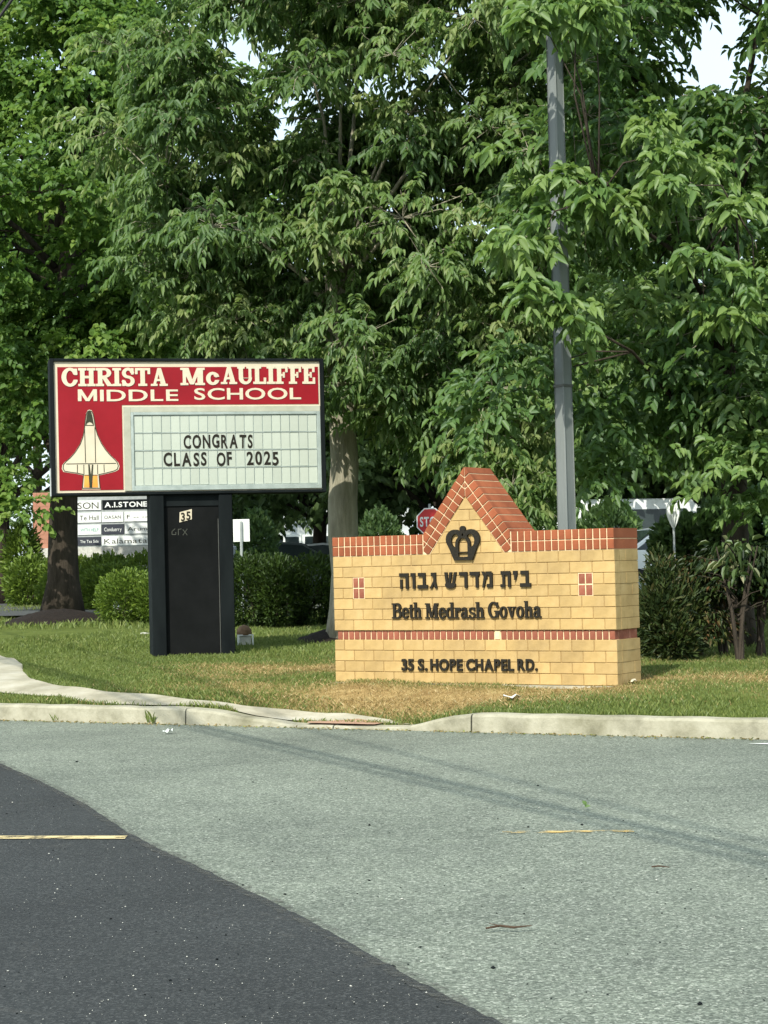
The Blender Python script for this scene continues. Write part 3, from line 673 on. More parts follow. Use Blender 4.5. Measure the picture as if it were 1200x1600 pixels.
for ri, (z, upper) in enumerate(rows):
    shift = 0 if ri % 2 == 0 else MOD / 2; u = -shift if shift else 0; edges = []
    x = 0.0; first = MOD if not shift else MOD / 2
    while x < L - .01:
        e = min(L, x + (first if x == 0 else MOD)); edges.append((x, e)); x = e
    cutl = [ins_l, ins_r] if upper and (ri - 4) in (3, 4) else []
    for a, e in edges:
        for a2, e2 in subtract((a, e), cutl):
            last = e2 > L - .001
            brick('brick', [(a2 + (J if a2 > 0 else 0), z + J), (e2 - (0 if last else J), z + J), (e2 - (0 if last else J), z + CH - J * .6), (a2 + (J if a2 > 0 else 0), z + CH - J * .6)], 0, .1, M['yellow'])
    for (c0, c1) in cutl:
        if ri - 4 == 3: mm2 = MB(); mm2.box(c0 - .002, .004, z, c1 + .002, .05, z + 2 * CH); mm2.build('mortar', M['mortar_c'], wall)
        m_ = (c0 + c1) / 2
        for a2, e2 in ((c0, m_), (m_, c1)):
            brick('red_brick', [(a2 + JR, z + JR), (e2 - JR, z + JR), (e2 - JR, z + CH - JR), (a2 + JR, z + CH - JR)], -.001, .09, M['red_dull'])
    # end face, right: a long and a short brick behind the corner brick
    cutd = [.1 + J, .1 + (.25 if ri % 2 else .125), WD]
    for d0, d1 in zip(cutd[:-1], cutd[1:]):
        m = MB(); m.box(L - .08, d0 + J * .5, z + J, L + random.uniform(-.0015, .0015), d1 - J * .5, z + CH - J * .6); m.build('brick', M['yellow'], wall)
        m = MB(); m.box(random.uniform(-.001, .001), d0 + J * .5, z + J, .08, d1 - J * .5, z + CH - J * .6); m.build('brick', M['yellow'], wall)
# recessed band of upright red bricks
nb = 46; bw = (L - .04) / nb
for k in range(nb):
    a = .02 + k * bw; mat = M['red_dull']
    if k == 27: mat = M['mortar_c']
    brick('band_brick', [(a + JR, z_band + .003), (a + bw - JR, z_band + .003), (a + bw - JR, z_up - .003), (a + JR, z_up - .003)], .018, .1, mat, .001)
for d0, d1 in ((.1, .28), (.28, WD - .02)):
    m = MB(); m.box(L - .1, d0 + J, z_band + .003, L - .018, d1 - J, z_up - .003); m.build('band_brick', M['red_dull'], wall)
# red coping, two courses of headers running the full depth
def coprow(a0, a1):
    n = max(1, round((a1 - a0) / .0705)); wv = (a1 - a0) / n
    for r in range(2):
        for k in range(n):
            a = a0 + k * wv; z = z_cop + r * CP
            e = a + wv - (0 if a + wv > L - .002 else JR); a = a + (0 if a < .002 else JR)
            brick('coping_brick', [(a, z + JR), (e, z + JR), (e, z + CP - JR * .5), (a, z + CP - JR * .5)], -.004, WD, M['red'], .0015)
coprow(0, UC - HV - .004); coprow(UC + HV + .004, L)
ca, sa = math.cos(math.atan(SLO)), math.sin(math.atan(SLO)); thick = (AO - AI) * ca; mod = .082
for side in (-1, 1):
    for r in range(2):
        for k in range(-3, 14):
            q = []
            for e, w_ in ((k * mod + JR, r * thick / 2 + (JR if r else 0)), ((k + 1) * mod - JR, r * thick / 2 + (JR if r else 0)), ((k + 1) * mod - JR, (r + 1) * thick / 2 - (JR if not r else 0)), (k * mod + JR, (r + 1) * thick / 2 - (JR if not r else 0))):
                q.append((UC + side * (e * ca - w_ * sa), z_cop + AO - e * sa - w_ * ca))
            q = clip(q, side, 0, side * UC + JR * .7); q = clip(q, -side, 0, -(side * UC + HV - JR)) if len(q) > 2 else q
            q = clip(q, 0, 1, z_cop + JR) if len(q) > 2 else q
            if len(q) > 2 and side < 0: q = q[::-1]
            if parea(q) > .0005: brick('coping_brick', q, -.006, WD, M['red'], .002, .003)
# buff courses inside the peak
k = 0
while k * CH < AI:
    z = z_cop + k * CH; x = UC - MOD * 2.5 + (MOD / 2 if k % 2 else 0) + .04
    while x < UC + HB:
        q = [(x + J, z + J), (x + MOD - J, z + J), (x + MOD - J, z + CH - J * .6), (x + J, z + CH - J * .6)]
        nl = math.hypot(SL, 1)
        q = clip(q, SL / nl, -1 / nl, (SL * (UC - HB) - z_cop) / nl + .006); q = clip(q, -SL / nl, -1 / nl, (-SL * (UC + HB) - z_cop) / nl + .006) if len(q) > 2 else q
        if parea(q) > .0004: brick('brick', q, 0, .1, M['yellow'])
        x += MOD
    k += 1
# lettering on the wall
def wtext(text, kind, px0, py0, px1, py1, hpx, **k):
    (a, za), (b, zb) = UZ(px0, py0), UZ(px1, py1); h = UZ(px0, py0 - hpx)[1] - za
    write(text, kind, a, b, za, h, -.003, .018, M['letter_black'], wall, slope=(zb - za) / (b - a) * 0 + 0, **k)
(a1, zz1) = UZ(626, 921)
wtext('הובג שרדמ תיב', 'heb', 626, 920, 831, 916, 24, gap=.20, space=.42)
wtext('Beth', 'serif', 614, 966.5, 660, 966, 24, gap=.03); wtext('Medrash', 'serif', 666, 966.5, 758, 965, 24, gap=.025); wtext('Govoha', 'serif', 764, 965.5, 847, 964, 25, gap=.03)
wtext('35', 'bold', 629, 1047, 648, 1047, 18, gap=.1); wtext('S.', 'bold', 654.5, 1047, 669, 1047, 18, gap=.1); wtext('HOPE', 'bold', 674, 1047, 724, 1047, 18, gap=.13)
wtext('CHAPEL', 'bold', 730, 1047, 804, 1047, 18, gap=.13); wtext('RD.', 'bold', 810, 1047, 841, 1047, 18, gap=.12)
g = Gl(1.1, -.04, 1.12); c = .55
for sgn in (-1, 1):
    g.put(g.e(c + sgn * .25, .66, .29, .31)); g.Q(c + sgn * .16, .05, c + sgn * .30, .62, .30, .46)
g.B(c - .3, 0, c + .3, .08)
for sgn in (-1, 1):
    g.cut(g.e(c + sgn * .235, .615, .135, .21))
g.cut(g.b(c - .32, .07, c + .32, .10) * 0 - 1); g.ring(c, .50, .24, .28, .15, .20, g.Y - .48).B(c - .24, .05, c - .15, .52).B(c + .15, .05, c + .24, .52)
g.cut(g.b(c - .15, .11, c + .15, .50)); g.cut(g.e(c, .50, .15, .20)); g.B(c - .15, .24, c + .15, .265)
g.put(g.e(c, .98, .09, .10)); g.Q(c, .70, c, .95, .10, .12); g.cut(g.e(c, .80, .03, .05))
cu0, cz0 = UZ(699, 876); cu1, _ = UZ(753, 875); _, cz1 = UZ(725, 822)
me = loops_mesh(contours(g), 'emblem'); me.materials.append(M['letter_black']); o = bpy.data.objects.new('crown_emblem', me); C.objects.link(o); o.parent = wall
o.location = (cu0, -.006, cz0); o.scale = ((cu1 - cu0) / 1.1, .022, (cz1 - cz0) / 1.07)

# ------------------------------------------------------------------ the school sign
SLp, SRp = P(79, 667, 22.68), P(508, 663, 23.40); SW = (SRp.xy - SLp.xy).length; SA = math.atan2(SRp.y - SLp.y, SRp.x - SLp.x)
sdir = (SRp.xy - SLp.xy).normalized()
def SXZ(px, py):
    r = ray(px, py); o = SLp.xy; k = (o.x * -sdir.y + o.y * sdir.x) / (r.x * -sdir.y + r.y * sdir.x)
    return (Vector((r.x, r.y)) * k - o).dot(sdir), EYE + r.z * k
sgx = SLp.x; sgy = SLp.y; sgz = terr(*(SLp.xy + sdir * 1.7))
school = empty('school_sign', (sgx, sgy, 0), SA, label='red and cream changeable letter school sign on a wide black post', cat='sign')
zt = SXZ(290, 560)[1]; zb = SXZ(290, 772)[1]; D = .42; fr = .05
m = MB(); m.bbox(0, 0, zb, fr, D, zt, .006); m.bbox(SW - fr, 0, zb, SW, D, zt, .006); m.bbox(fr, .0, zt - .035, SW - fr, D, zt, .006); m.bbox(fr, 0, zb, SW - fr, D, zb + .035, .006); m.box(fr, .09, zb + .035, SW - fr, D - .02, zt - .035)
m.build('cabinet', M['sign_black'], school)
m = MB(); m.tube([(-.008, .05, zb - .0), (-.008, .05, zb + .33)], .012, 6); m.build('conduit', M['galv'], school)
xa, xb, za, ze = fr, SW - fr, zb + .035, zt - .035
xl = SXZ(92, 700)[0]; zr = SXZ(290, 573)[1] ; zm = SXZ(290, 632)[1]; xm = SXZ(192, 700)[0]; zlow = za + .03
m = MB(); m.box(xa, .03, za, xb, .085, ze); m.build('face_panel', M['cream'], school)
m = MB(); m.prism([(xl, zlow), (xm, zlow), (xm, zm), (xb - .02, zm), (xb - .02, zr), (xl, zr)], .024, .0295); red = m.build('red_panel', M['sign_red'], school)
for kind in (0,):                                  # message board
    x0, x1 = xm + .015, xb - .006; z0, z1 = za + .012, zm - .02
    m = MB(); m.bbox(x0, .008, z0, x0 + .085, .03, z1, .004); m.bbox(x0 + .085, .008, z1 - .07, x1, .03, z1, .004); m.build('board_frame', M['sage'], school)
    x0 += .085; z1 -= .07
    m = MB(); m.bbox(x0, .0, z0, x0 + .035, .028, z1, .004); m.bbox(x1 - .045, 0, z0, x1, .028, z1, .004); m.bbox(x0 + .035, 0, z0, x1 - .045, .028, z0 + .06, .004); m.bbox(x0 + .035, 0, z1 - .035, x1 - .045, .028, z1, .004)
    m.build('door_frame', M['alu'], school)
    x0 += .035; x1 -= .045; z0 += .06; z1 -= .035
    m = MB(); m.box(x0, .026, z0, x1, .029, z1); m.build('board_backing', M['alu'], school)
    nc, nr = 20, 4; cw = (x1 - x0) / nc; rh = (z1 - z0) / nr
    mm = MB(); mm.bbox(.004, 0, .004, cw - .004, .008, rh - .006, .002); pm_ = mesh_from('letter_panel', mm.v, mm.f); pm_.materials.append(M['board'])
    for r_ in range(nr):
        for q_ in range(nc):
            o = bpy.data.objects.new('letter_panel', pm_); C.objects.link(o); o.parent = school; o.location = (x0 + q_ * cw, .017 + random.uniform(-.0012, .0012), z0 + r_ * rh + random.uniform(-.002, .002))
        if r_: m = MB(); m.box(x0, .010, z0 + r_ * rh - .006, x1, .016, z0 + r_ * rh + .002); m.build('letter_track', M['alu'], school)
def stext(text, kind, px0, py0, px1, hpx, mat, y, dp, **k):
    (a, z0_), (b, z1_) = SXZ(px0, py0), SXZ(px1, py0 - (px1 - px0) * .0165); h = SXZ(px0, py0 - hpx)[1] - z0_
    write(text, kind, a, b, (z0_ + z1_) / 2, h, y, dp, mat, school, **k)
stext('CHRISTA', 'serifb', 97, 604, 262, 27.5, M['cream'], .024, .008, gap=.06)
(s_a, s_z) = SXZ(283, 601); 
stext('M', 'serifb', 283, 601.5, 320, 26.5, M['cream'], .024, .008); stext('c', 'serifb', 323, 600.5, 343, 26.5, M['cream'], .024, .008)
stext('AULIFFE', 'serifb', 346, 600.5, 493, 27, M['cream'], .024, .008, gap=.05)
stext('MIDDLE', 'wide', 122, 627.5, 279, 18.5, M['cream'], .024, .006, gap=.14); stext('SCHOOL', 'wide', 304, 625, 471, 18.5, M['cream'], .024, .006, gap=.12)
stext('CONGRATS', 'sans', 287, 700, 395, 21, M['letter_black'], .0150, .002, jit=.03, gap=.2)
stext('CLASS', 'sans', 256, 728, 323, 21, M['letter_black'], .0150, .002, jit=.03, gap=.2); stext('OF', 'sans', 339, 727, 363, 21, M['letter_black'], .0150, .002, jit=.03, gap=.2); stext('2025', 'sans', 386, 726.5, 436, 21, M['letter_black'], .0150, .002, jit=.03, gap=.18)
# shuttle emblem, flat print layers
def K(x, y): return SXZ(80 + x / 8.571, 620 + y / 8.571)
right = [(513, 170), (545, 180), (566, 225), (580, 300), (596, 400), (625, 500), (680, 620), (740, 710), (800, 780), (860, 835), (900, 880), (918, 930), (905, 975), (860, 1000), (760, 1025), (645, 1050), (652, 1140), (662, 1240)]
left = [(415, 1240), (422, 1140), (430, 1050), (340, 1030), (230, 1015), (165, 1005), (143, 965), (148, 915), (185, 870), (250, 815), (320, 735), (385, 630), (425, 520), (445, 400), (455, 300), (468, 225), (488, 180)]
outl = [K(*p) for p in right + left]
em = MB()
cxp = 530
def shape(pts, y, mat, name):
    bm = bmesh.new(); f = bm.faces.new([bm.verts.new((p[0], y, p[1])) for p in pts]); f.normal_update(); bmesh.ops.triangulate(bm, faces=[f]); me = bpy.data.meshes.new(name); bm.to_mesh(me); bm.free()
    if me.polygons[0].normal.y > 0: me.flip_normals()
    return link(name, me, mat, school)
shape(outl, .0215, M['cream'], 'shuttle_emblem')
m = MB(); ribbon(m, [K(530 + (x - 530) * .955, 700 + (y - 700) * .972) for x, y in right + left], .010, .0200, True)
for seg in ([(455, 380), (575, 382)], [(448, 420), (462, 885)], [(586, 400), (596, 885)], [(185, 898), (880, 890)], [(352, 905), (352, 1020)], [(438, 905), (440, 1040)], [(500, 905), (520, 1215)], [(560, 905), (540, 1215)], [(622, 905), (625, 1040)], [(708, 905), (712, 1015)], [(438, 1050), (630, 1048)]):
    pass
segs = [[(455, 380), (575, 382)], [(448, 425), (462, 880)], [(586, 405), (596, 880)], [(200, 898), (870, 890)], [(352, 908), (352, 1015)], [(438, 908), (440, 1035)], [(622, 905), (625, 1035)], [(708, 905), (712, 1010)], [(445, 1050), (625, 1048)]]
for i, sg in enumerate(segs): ribbon(m, [K(*p) for p in sg], .009, .0190 + .00012 * i)
m.build('shuttle_lines', M['line_dark'], school)
shape([K(*p) for p in [(497, 905), (565, 905), (556, 1100), (550, 1215), (512, 1215), (504, 1100)]], .0182, M['line_dark'], 'shuttle_lines'); shape([K(*p) for p in [(518, 908), (546, 908), (534, 1040)]], .0176, M['cream'], 'shuttle_tail')
shape([K(*p) for p in [(513, 185), (535, 200), (552, 250), (566, 330), (574, 372), (558, 372), (545, 348), (515, 335), (485, 348), (470, 372), (460, 372), (468, 320), (480, 240), (494, 200)]], .0182, M['line_dark'], 'shuttle_nose')
shape([K(*p) for p in [(445, 1056), (503, 1056), (516, 1212), (440, 1212)]], .0182, M['orange'], 'shuttle_engine'); shape([K(*p) for p in [(560, 1056), (620, 1055), (628, 1212), (552, 1212)]], .0182, M['orange'], 'shuttle_engine')
# wide black post with a recessed board
pz = sgz - .1; p0, p1, p2, p3 = SXZ(237, 900)[0], SXZ(259, 900)[0], SXZ(345, 900)[0], SXZ(366, 900)[0]
m = MB(); m.bbox(p0, .02, pz, p1, .42, zb, .008); m.build('post_leg', M['sign_black'], school); m = MB(); m.bbox(p2, .02, pz, p3, .42, zb, .008); m.build('post_leg', M['sign_black'], school)
m = MB(); m.box(p1 - .001, .09, pz, p2 + .001, .37, zb - .001); m.build('post_board', M['panel_black'], school)
m = MB(); m.box(p1, .075, zb - .14, p2, .089, zb - .002); m.build('post_board', M['sign_black'], school)
m = MB(); m.tube([(p2 - .008, .083, pz + .05), (p2 - .006, .083, zb - .3)], .005, 6); m.build('metal_trim', M['trim'], school)
q = [SXZ(x, y) for x, y in ((282, 800), (301, 795), (301, 811), (281.5, 816))]
m = MB(); m.prism(q, .082, .088); m.build('number_plate', M['cream'], school)
(a, z0_) = SXZ(284, 813.5); write('35', 'sans', SXZ(284, 810)[0], SXZ(299, 810)[0], z0_, .10, .0815, .003, M['letter_black'], school, gap=.2, slope=.22)
m = MB()
for sx_, sy_, ex_, ey_ in ((270, 830, 275, 826), (270, 830, 270, 835), (270, 835, 276, 835), (276, 835, 276, 831), (280, 826, 280, 836), (280, 827, 285, 826), (287, 827, 294, 836), (294, 826, 287, 836)):
    ribbon(m, [SXZ(sx_, sy_), SXZ(ex_, ey_)], .008, .0885 - random.uniform(0, .0006))
m.build('chalk_scrawl', grain('faded_chalk', (.05, .055, .045), (.08, .085, .07), 30, .9, 0), school)

# ------------------------------------------------------------------ plants: leaf masses from thousands of small folded faces
def norm(v): return v / (np.linalg.norm(v, axis=-1, keepdims=True) + 1e-9)
def leaf_geo(pos, d, nrm, ln, wr, curl):
    d = norm(d); sd_ = norm(np.cross(d, nrm)); up = norm(np.cross(sd_, d)); n = len(pos); ln = ln[:, None]; w_ = ln * wr
    fold = up * w_ * .35; dz = np.array([0, 0, -1.0]) * ln * curl
    V = np.stack([pos, pos + d * ln * .28 + sd_ * w_ * .42 + fold, pos + d * ln * .66 + sd_ * w_ * .40 + fold + dz * .35, pos + d * ln + dz, pos + d * ln * .66 - sd_ * w_ * .40 + fold + dz * .35, pos + d * ln * .28 - sd_ * w_ * .42 + fold], 1)
    base = np.arange(n)[:, None] * 6
    F = np.concatenate([base + np.array([0, 3, 2, 1]), base + np.array([0, 5, 4, 3])]); return V.reshape(-1, 3), F
def sprays(org, ax, m, Ls, ln, wr, droop, curl, tone0, rng):
    n = len(org); k = (np.arange(m) + .6) / m
    ax = norm(ax); side = norm(np.cross(ax, np.array([0, 0, 1.0]) + rng.normal(0, .25, (n, 3)))); Lv = Ls * rng.uniform(.6, 1.25, n)
    p = org[:, None, :] + ax[:, None, :] * (Lv[:, None] * k)[..., None] + np.array([0, 0, -1.0]) * (Lv[:, None] * k ** 2 * .35)[..., None]
    sg = np.where(np.arange(m) % 2 == 0, 1.0, -1.0)[None, :, None]
    d = ax[:, None, :] * .55 + side[:, None, :] * sg * .75 + np.array([0, 0, -droop]) + rng.normal(0, .28, (n, m, 3))
    nr = np.array([0, 0, 1.0]) + rng.normal(0, .40, (n, m, 3)) + np.array([-.25, -.75, 0])
    lnv = ln * rng.uniform(.65, 1.2, (n, m)); tone = np.clip(tone0[:, None] + rng.normal(0, .13, (n, m)) + k[None, :] * .12, 0, 1)
    V, F = leaf_geo(p.reshape(-1, 3), d.reshape(-1, 3), nr.reshape(-1, 3), lnv.ravel(), wr, curl)
    return V, F, np.repeat(tone.ravel(), 6)
GAPS = [(432, 165, 30), (425, 90, 26), (300, 245, 20), (386, 292, 12), (712, 118, 20), (690, 20, 12), (1075, 62, 22), (1050, 120, 8), (455, 205, 14), (1170, 5, 20), (375, 85, 12), (330, 60, 10), (20, 230, 8)]
def project(p):
    v = Vector(p) - Vector((0, 0, EYE)); k = FPX / max(.1, v.dot(FWD)); return 600 + v.dot(CR) * k, 800 - v.dot(CU) * k
def gap_near(p, r, pad=.52):
    px, py = project(p); rr = r * FPX / p[1] * pad
    return any(math.hypot(px - a, py - b) < rr + c for a, b, c in GAPS)
def clumps_in(c, r, n, rng, rmin=.62, zmin=None, gap=True, sz=.7):
    out = []; tries = 0
    while len(out) < n and tries < n * 30:
        tries += 1; d = rng.normal(0, 1, 3); d /= np.linalg.norm(d); q = rng.uniform(rmin ** 3, 1) ** (1 / 3)
        p = np.array(c) + np.array(r) * d * q
        if zmin is not None and p[2] < zmin + .25 * sz: continue
        if gap and gap_near(p, sz): continue
        if any(np.linalg.norm(p - o) < sz * .55 for o in out[-60:]): continue
        out.append(p)
    return out
def twig_geo(a, b, r):
    d = norm(b - a); s1 = norm(np.cross(d, np.array([0.3, 1.0, .1]))) * r; s2 = norm(np.cross(d, s1)) * r; n = len(a)
    V = np.stack([a + s1, a - s1 * .5 + s2 * .87, a - s1 * .5 - s2 * .87, b + s1 * .4, b - s1 * .2 + s2 * .35, b - s1 * .2 - s2 * .35], 1).reshape(-1, 3)
    k = np.arange(n)[:, None] * 6; F = np.concatenate([k + np.array([0, 1, 4, 3]), k + np.array([1, 2, 5, 4]), k + np.array([2, 0, 3, 5])]); return V, F
def make_crown(name, clumps, csz, nsp, m, Ls, ln, wr, droop, curl, mat, parent, seed, tone=(.2, .75), twigs=None):
    rng = np.random.default_rng(seed); Vs, Fs, Ts = [], [], []; off = 0; tw = []
    for cpos in clumps:
        r = csz * rng.uniform(.7, 1.25); d = rng.normal(0, 1, (nsp, 3)); d[:, 2] = d[:, 2] * .8 + .25; d[:, 1] -= .25; d = norm(d)
        org = np.array(cpos) + d * r * rng.uniform(.25, .95, (nsp, 1)) * np.array([1, 1, .72])
        ax = d * np.array([1, 1, .55]) + rng.normal(0, .35, (nsp, 3)); t0 = rng.uniform(*tone) + rng.normal(0, .12, nsp)
        if twigs is not None: tw.append(twig_geo(np.concatenate([np.repeat(np.array(cpos)[None], nsp // 3, 0), org[::2]]), np.concatenate([org[:nsp // 3], org[::2] + norm(ax[::2]) * Ls * .8 + np.array([0, 0, -.2]) * Ls]), .007))
        V, F, T = sprays(org, ax, m, Ls, ln, wr, droop, curl, t0, rng); Vs.append(V); Fs.append(F + off); Ts.append(T); off += len(V)
    if tw:
        o_ = 0; fv, ff = [], []
        for v_, f_ in tw: fv.append(v_); ff.append(f_ + o_); o_ += len(v_)
        link('twigs', np_mesh('twigs', np.concatenate(fv) - np.array(parent.location), np.concatenate(ff)), twigs, parent, kind='stuff')
    me = np_mesh(name, np.concatenate(Vs) - np.array(parent.location), np.concatenate(Fs), np.concatenate(Ts)); return link(name, me, mat, parent)
def trunk_mesh(base, top, r0_, r1_, parent, mat, flare=1.6, seed=0, n=14):
    rr = random.Random(seed); base = Vector(base); top = Vector(top); pts = []; rad = []
    for i in range(12):
        f = i / 11; p = base.lerp(top, f) + Vector((rr.uniform(-1, 1), rr.uniform(-1, 1), 0)) * .03 * (1 if 0 < i else 0)
        pts.append(p); rad.append((r0_ + (r1_ - r0_) * f) * (1 + (flare - 1) * math.exp(-f * (top - base).length / .35)))
    m = MB(); m.tube([p - Vector(parent.location) for p in pts], rad, n); me = mesh_from('trunk', m.v, m.f, True)
    for v in me.vertices:
        a = math.atan2(v.co.y, v.co.x); k = 1 + .05 * math.sin(a * 5 + v.co.z * 1.3) + .03 * math.sin(a * 11 + seed)
        v.co.x *= k if abs(v.co.x) < r0_ * 3 else 1; v.co.y *= k if abs(v.co.y) < r0_ * 3 else 1
    return link('trunk', me, mat, parent)
def limbs(base, z0, z1, clumps, parent, mat, r=.07, seed=0, frac=1.0):
    rr = random.Random(seed); m = MB(); o = Vector(parent.location); cl = [Vector(c) for c in clumps]; rr.shuffle(cl); mains = []
    for c in cl[:14]:
        z = max(z0, min(z1, c.z - abs(c.x - base[0]) * .7 - .2)); s = Vector((base[0], base[1], z)); mid = s.lerp(c, .5) + Vector((rr.uniform(-.3, .3), rr.uniform(-.3, .3), rr.uniform(.0, .4)))
        pts = [s, s.lerp(mid, .5) + Vector((0, 0, .1)), mid, mid.lerp(c, .55) + Vector((rr.uniform(-.12, .12), 0, .06)), c]; mains.append(pts)
        m.tube([p - o for p in pts], [r, r * .8, r * .55, r * .35, r * .15], 6)
    for c in cl[14:]:
        if rr.random() > frac: continue
        best = min((p for ps_ in mains for p in ps_[1:]), key=lambda p: (p - c).length)
        mid = best.lerp(c, .5) + Vector((rr.uniform(-.15, .15), rr.uniform(-.15, .15), .1)); m.tube([best - o, mid - o, c - o], [r * .28, r * .18, r * .07], 5)
    return m.build('limbs', mat, parent, smooth=True, kind='stuff')
# the maple on the left
bA = G(97, 968); rootA = empty('maple_tree', (bA.x, bA.y, bA.z), label='leafy maple with dark trunk in mulch behind the left end of the school sign', cat='tree')
rg = np.random.default_rng(11)
topA = P(112, 560, bA.y); trunk_mesh((bA.x, bA.y, bA.z - .05), (topA.x, topA.y, 9.5), .31, .12, rootA, M['bark_dark'], 1.55, 1)
cA = P(110, 230, bA.y); clA = clumps_in((cA.x, cA.y, 8.6), (4.6, 4.2, 5.0), 250, rg, .5, 3.9, sz=.75)
low = [P(x, y, bA.y - 1.5 + random.uniform(-1, 1)) for x, y in ((10, 600), (45, 640), (20, 690), (15, 760), (50, 585), (30, 800), (150, 520), (210, 530), (60, 520), (110, 505))]
make_crown('crown', [tuple(c) for c in clA] + [tuple(c) for c in low], .70, 36, 9, .42, .132, .85, .30, .15, M['leaf_maple'], rootA, 21, (.15, .85)); limbs((bA.x, bA.y), 3.4, 8, clA, rootA, M['bark_dark'], .08, 3, .35)
# maple far left
bB = G(3, 946); rootB = empty('maple_tree', (bB.x, bB.y, bB.z), label='tree whose dark trunk stands at the left edge of the picture, farther back', cat='tree')
trunk_mesh((bB.x, bB.y, bB.z - .05), (bB.x - .1, bB.y, 11), .26, .12, rootB, M['bark_dark'], 1.3, 2)
clB = clumps_in((bB.x + .6, bB.y - .5, 8.3), (6.0, 4, 4.6), 130, rg, .5, 5.4, sz=1.2); make_crown('crown', clB, 1.15, 40, 9, .6, .20, .8, .3, .15, M['leaf_maple'], rootB, 22, (0, .5)); limbs((bB.x, bB.y), 3.2, 8, clB, rootB, M['bark_dark'], .1, 4, .3)
# narrow-leaved tree in the middle
bC = G(545, 1001); rootC = empty('drooping_leaf_tree', (bC.x, bC.y, bC.z), label='tall tree with drooping narrow leaves and pale grey trunk between the two signs', cat='tree')
tC = P(541, 700, bC.y); trunk_mesh((bC.x, bC.y, bC.z - .05), (tC.x - .1, bC.y, 5.6), .225, .13, rootC, M['bark_pale'], 1.5, 3)
cC = P(610, 250, bC.y); clC = clumps_in((cC.x, cC.y + .2, 6.9), (3.3, 3.0, 4.6), 330, rg, .40, 2.7, sz=.50)
def clear(c):                                       # boughs that would hang before the school sign, the bare trunk, the stop sign or the parasol
    x, y = project(c); return (c[1] < 24.6 and x < 560 and y > 380) or (480 < x < 600 and y > 610) or (600 < x < 715 and y > 690) or (985 < x < 1122 and y > 712)
clC = [c for c in clC if not clear(c)]
more = [P(x, y, bC.y - (random.uniform(.6, 2.2) if x > 560 else random.uniform(-.6, .2))) for x, y in ((620, 640), (700, 660), (770, 610), (820, 680), (640, 720), (720, 730), (800, 760), (590, 600), (560, 560), (700, 775), (760, 700), (840, 740), (600, 690), (600, 750), (780, 780), (850, 790), (560, 640), (480, 500), (430, 470), (350, 430), (300, 500), (360, 520), (250, 330), (300, 310), (220, 230), (190, 80), (290, 400), (220, 420), (160, 210))]
more = [c for c in more if not clear(c)]
make_crown('crown', [tuple(c) for c in clC] + [tuple(c) for c in more], .52, 40, 11, .36, .116, .46, .65, .35, M['leaf_mid'], rootC, 23, (.15, .9), twigs=M['bark_pale']); limbs((bC.x, bC.y), 2.6, 5.2, list(clC) + more, rootC, M['bark_pale'], .038, 5, .5)
# broad-leaved tree on the right
xD = P(1150, 800, 21.6); bD = (xD.x, 21.6, terr(xD.x, 21.6)); rootD = empty('broadleaf_tree', bD, label='tree with broad glossy leaves on the right, its boughs crossing the grey light pole', cat='tree')
trunk_mesh((bD[0], bD[1], bD[2] - .05), (bD[0] - .1, 21.6, 5.6), .17, .09, rootD, M['bark_dark'], 1.3, 4)
clD = clumps_in((bD[0] + .25, 21.4, 6.6), (2.65, 2.5, 4.6), 190, rg, .42, 2.3, sz=.5)
clD = [c for c in clD if not clear(c)]
arms = [P(x, y, 18.6 + random.uniform(-.2, .4)) for x, y in ((905, 290), (935, 310), (880, 285), (970, 320), (1010, 300), (1050, 290), (860, 345), (840, 385), (800, 390), (830, 460), (860, 480), (900, 500), (840, 20), (870, 5), (830, 50), (900, 25), (930, 15), (1040, 240), (1110, 260), (1150, 330), (1180, 440), (1100, 480), (1140, 500), (1090, 400), (1020, 200))]
arms2 = [P(x, y, 20.2 + random.uniform(-.4, .6)) for x, y in ((960, 560), (1040, 600), (1110, 640), (1170, 600), (980, 680), (1060, 720), (1140, 730), (1190, 700), (930, 640), (930, 740), (990, 790), (780, 620), (740, 660), (830, 580), (1185, 790), (1100, 800))]
arms2 = [c for c in arms2 if not clear(c)]
make_crown('crown', [tuple(c) for c in clD], .50, 30, 9, .34, .138, .50, .40, .25, M['leaf_right'], rootD, 24, (.1, .85), twigs=M['bark_pale'])
make_crown('crown', [tuple(c) for c in arms], .20, 16, 7, .20, .140, .48, .45, .3, M['leaf_right'], rootD, 25, (.5, 1)); make_crown('crown', [tuple(c) for c in arms2], .5, 34, 9, .34, .12, .5, .4, .25, M['leaf_right'], rootD, 26, (.1, .75))
limbs((bD[0], bD[1]), 2.2, 5.2, list(clD) + arms + arms2, rootD, M['bark_dark'], .045, 6, .6)
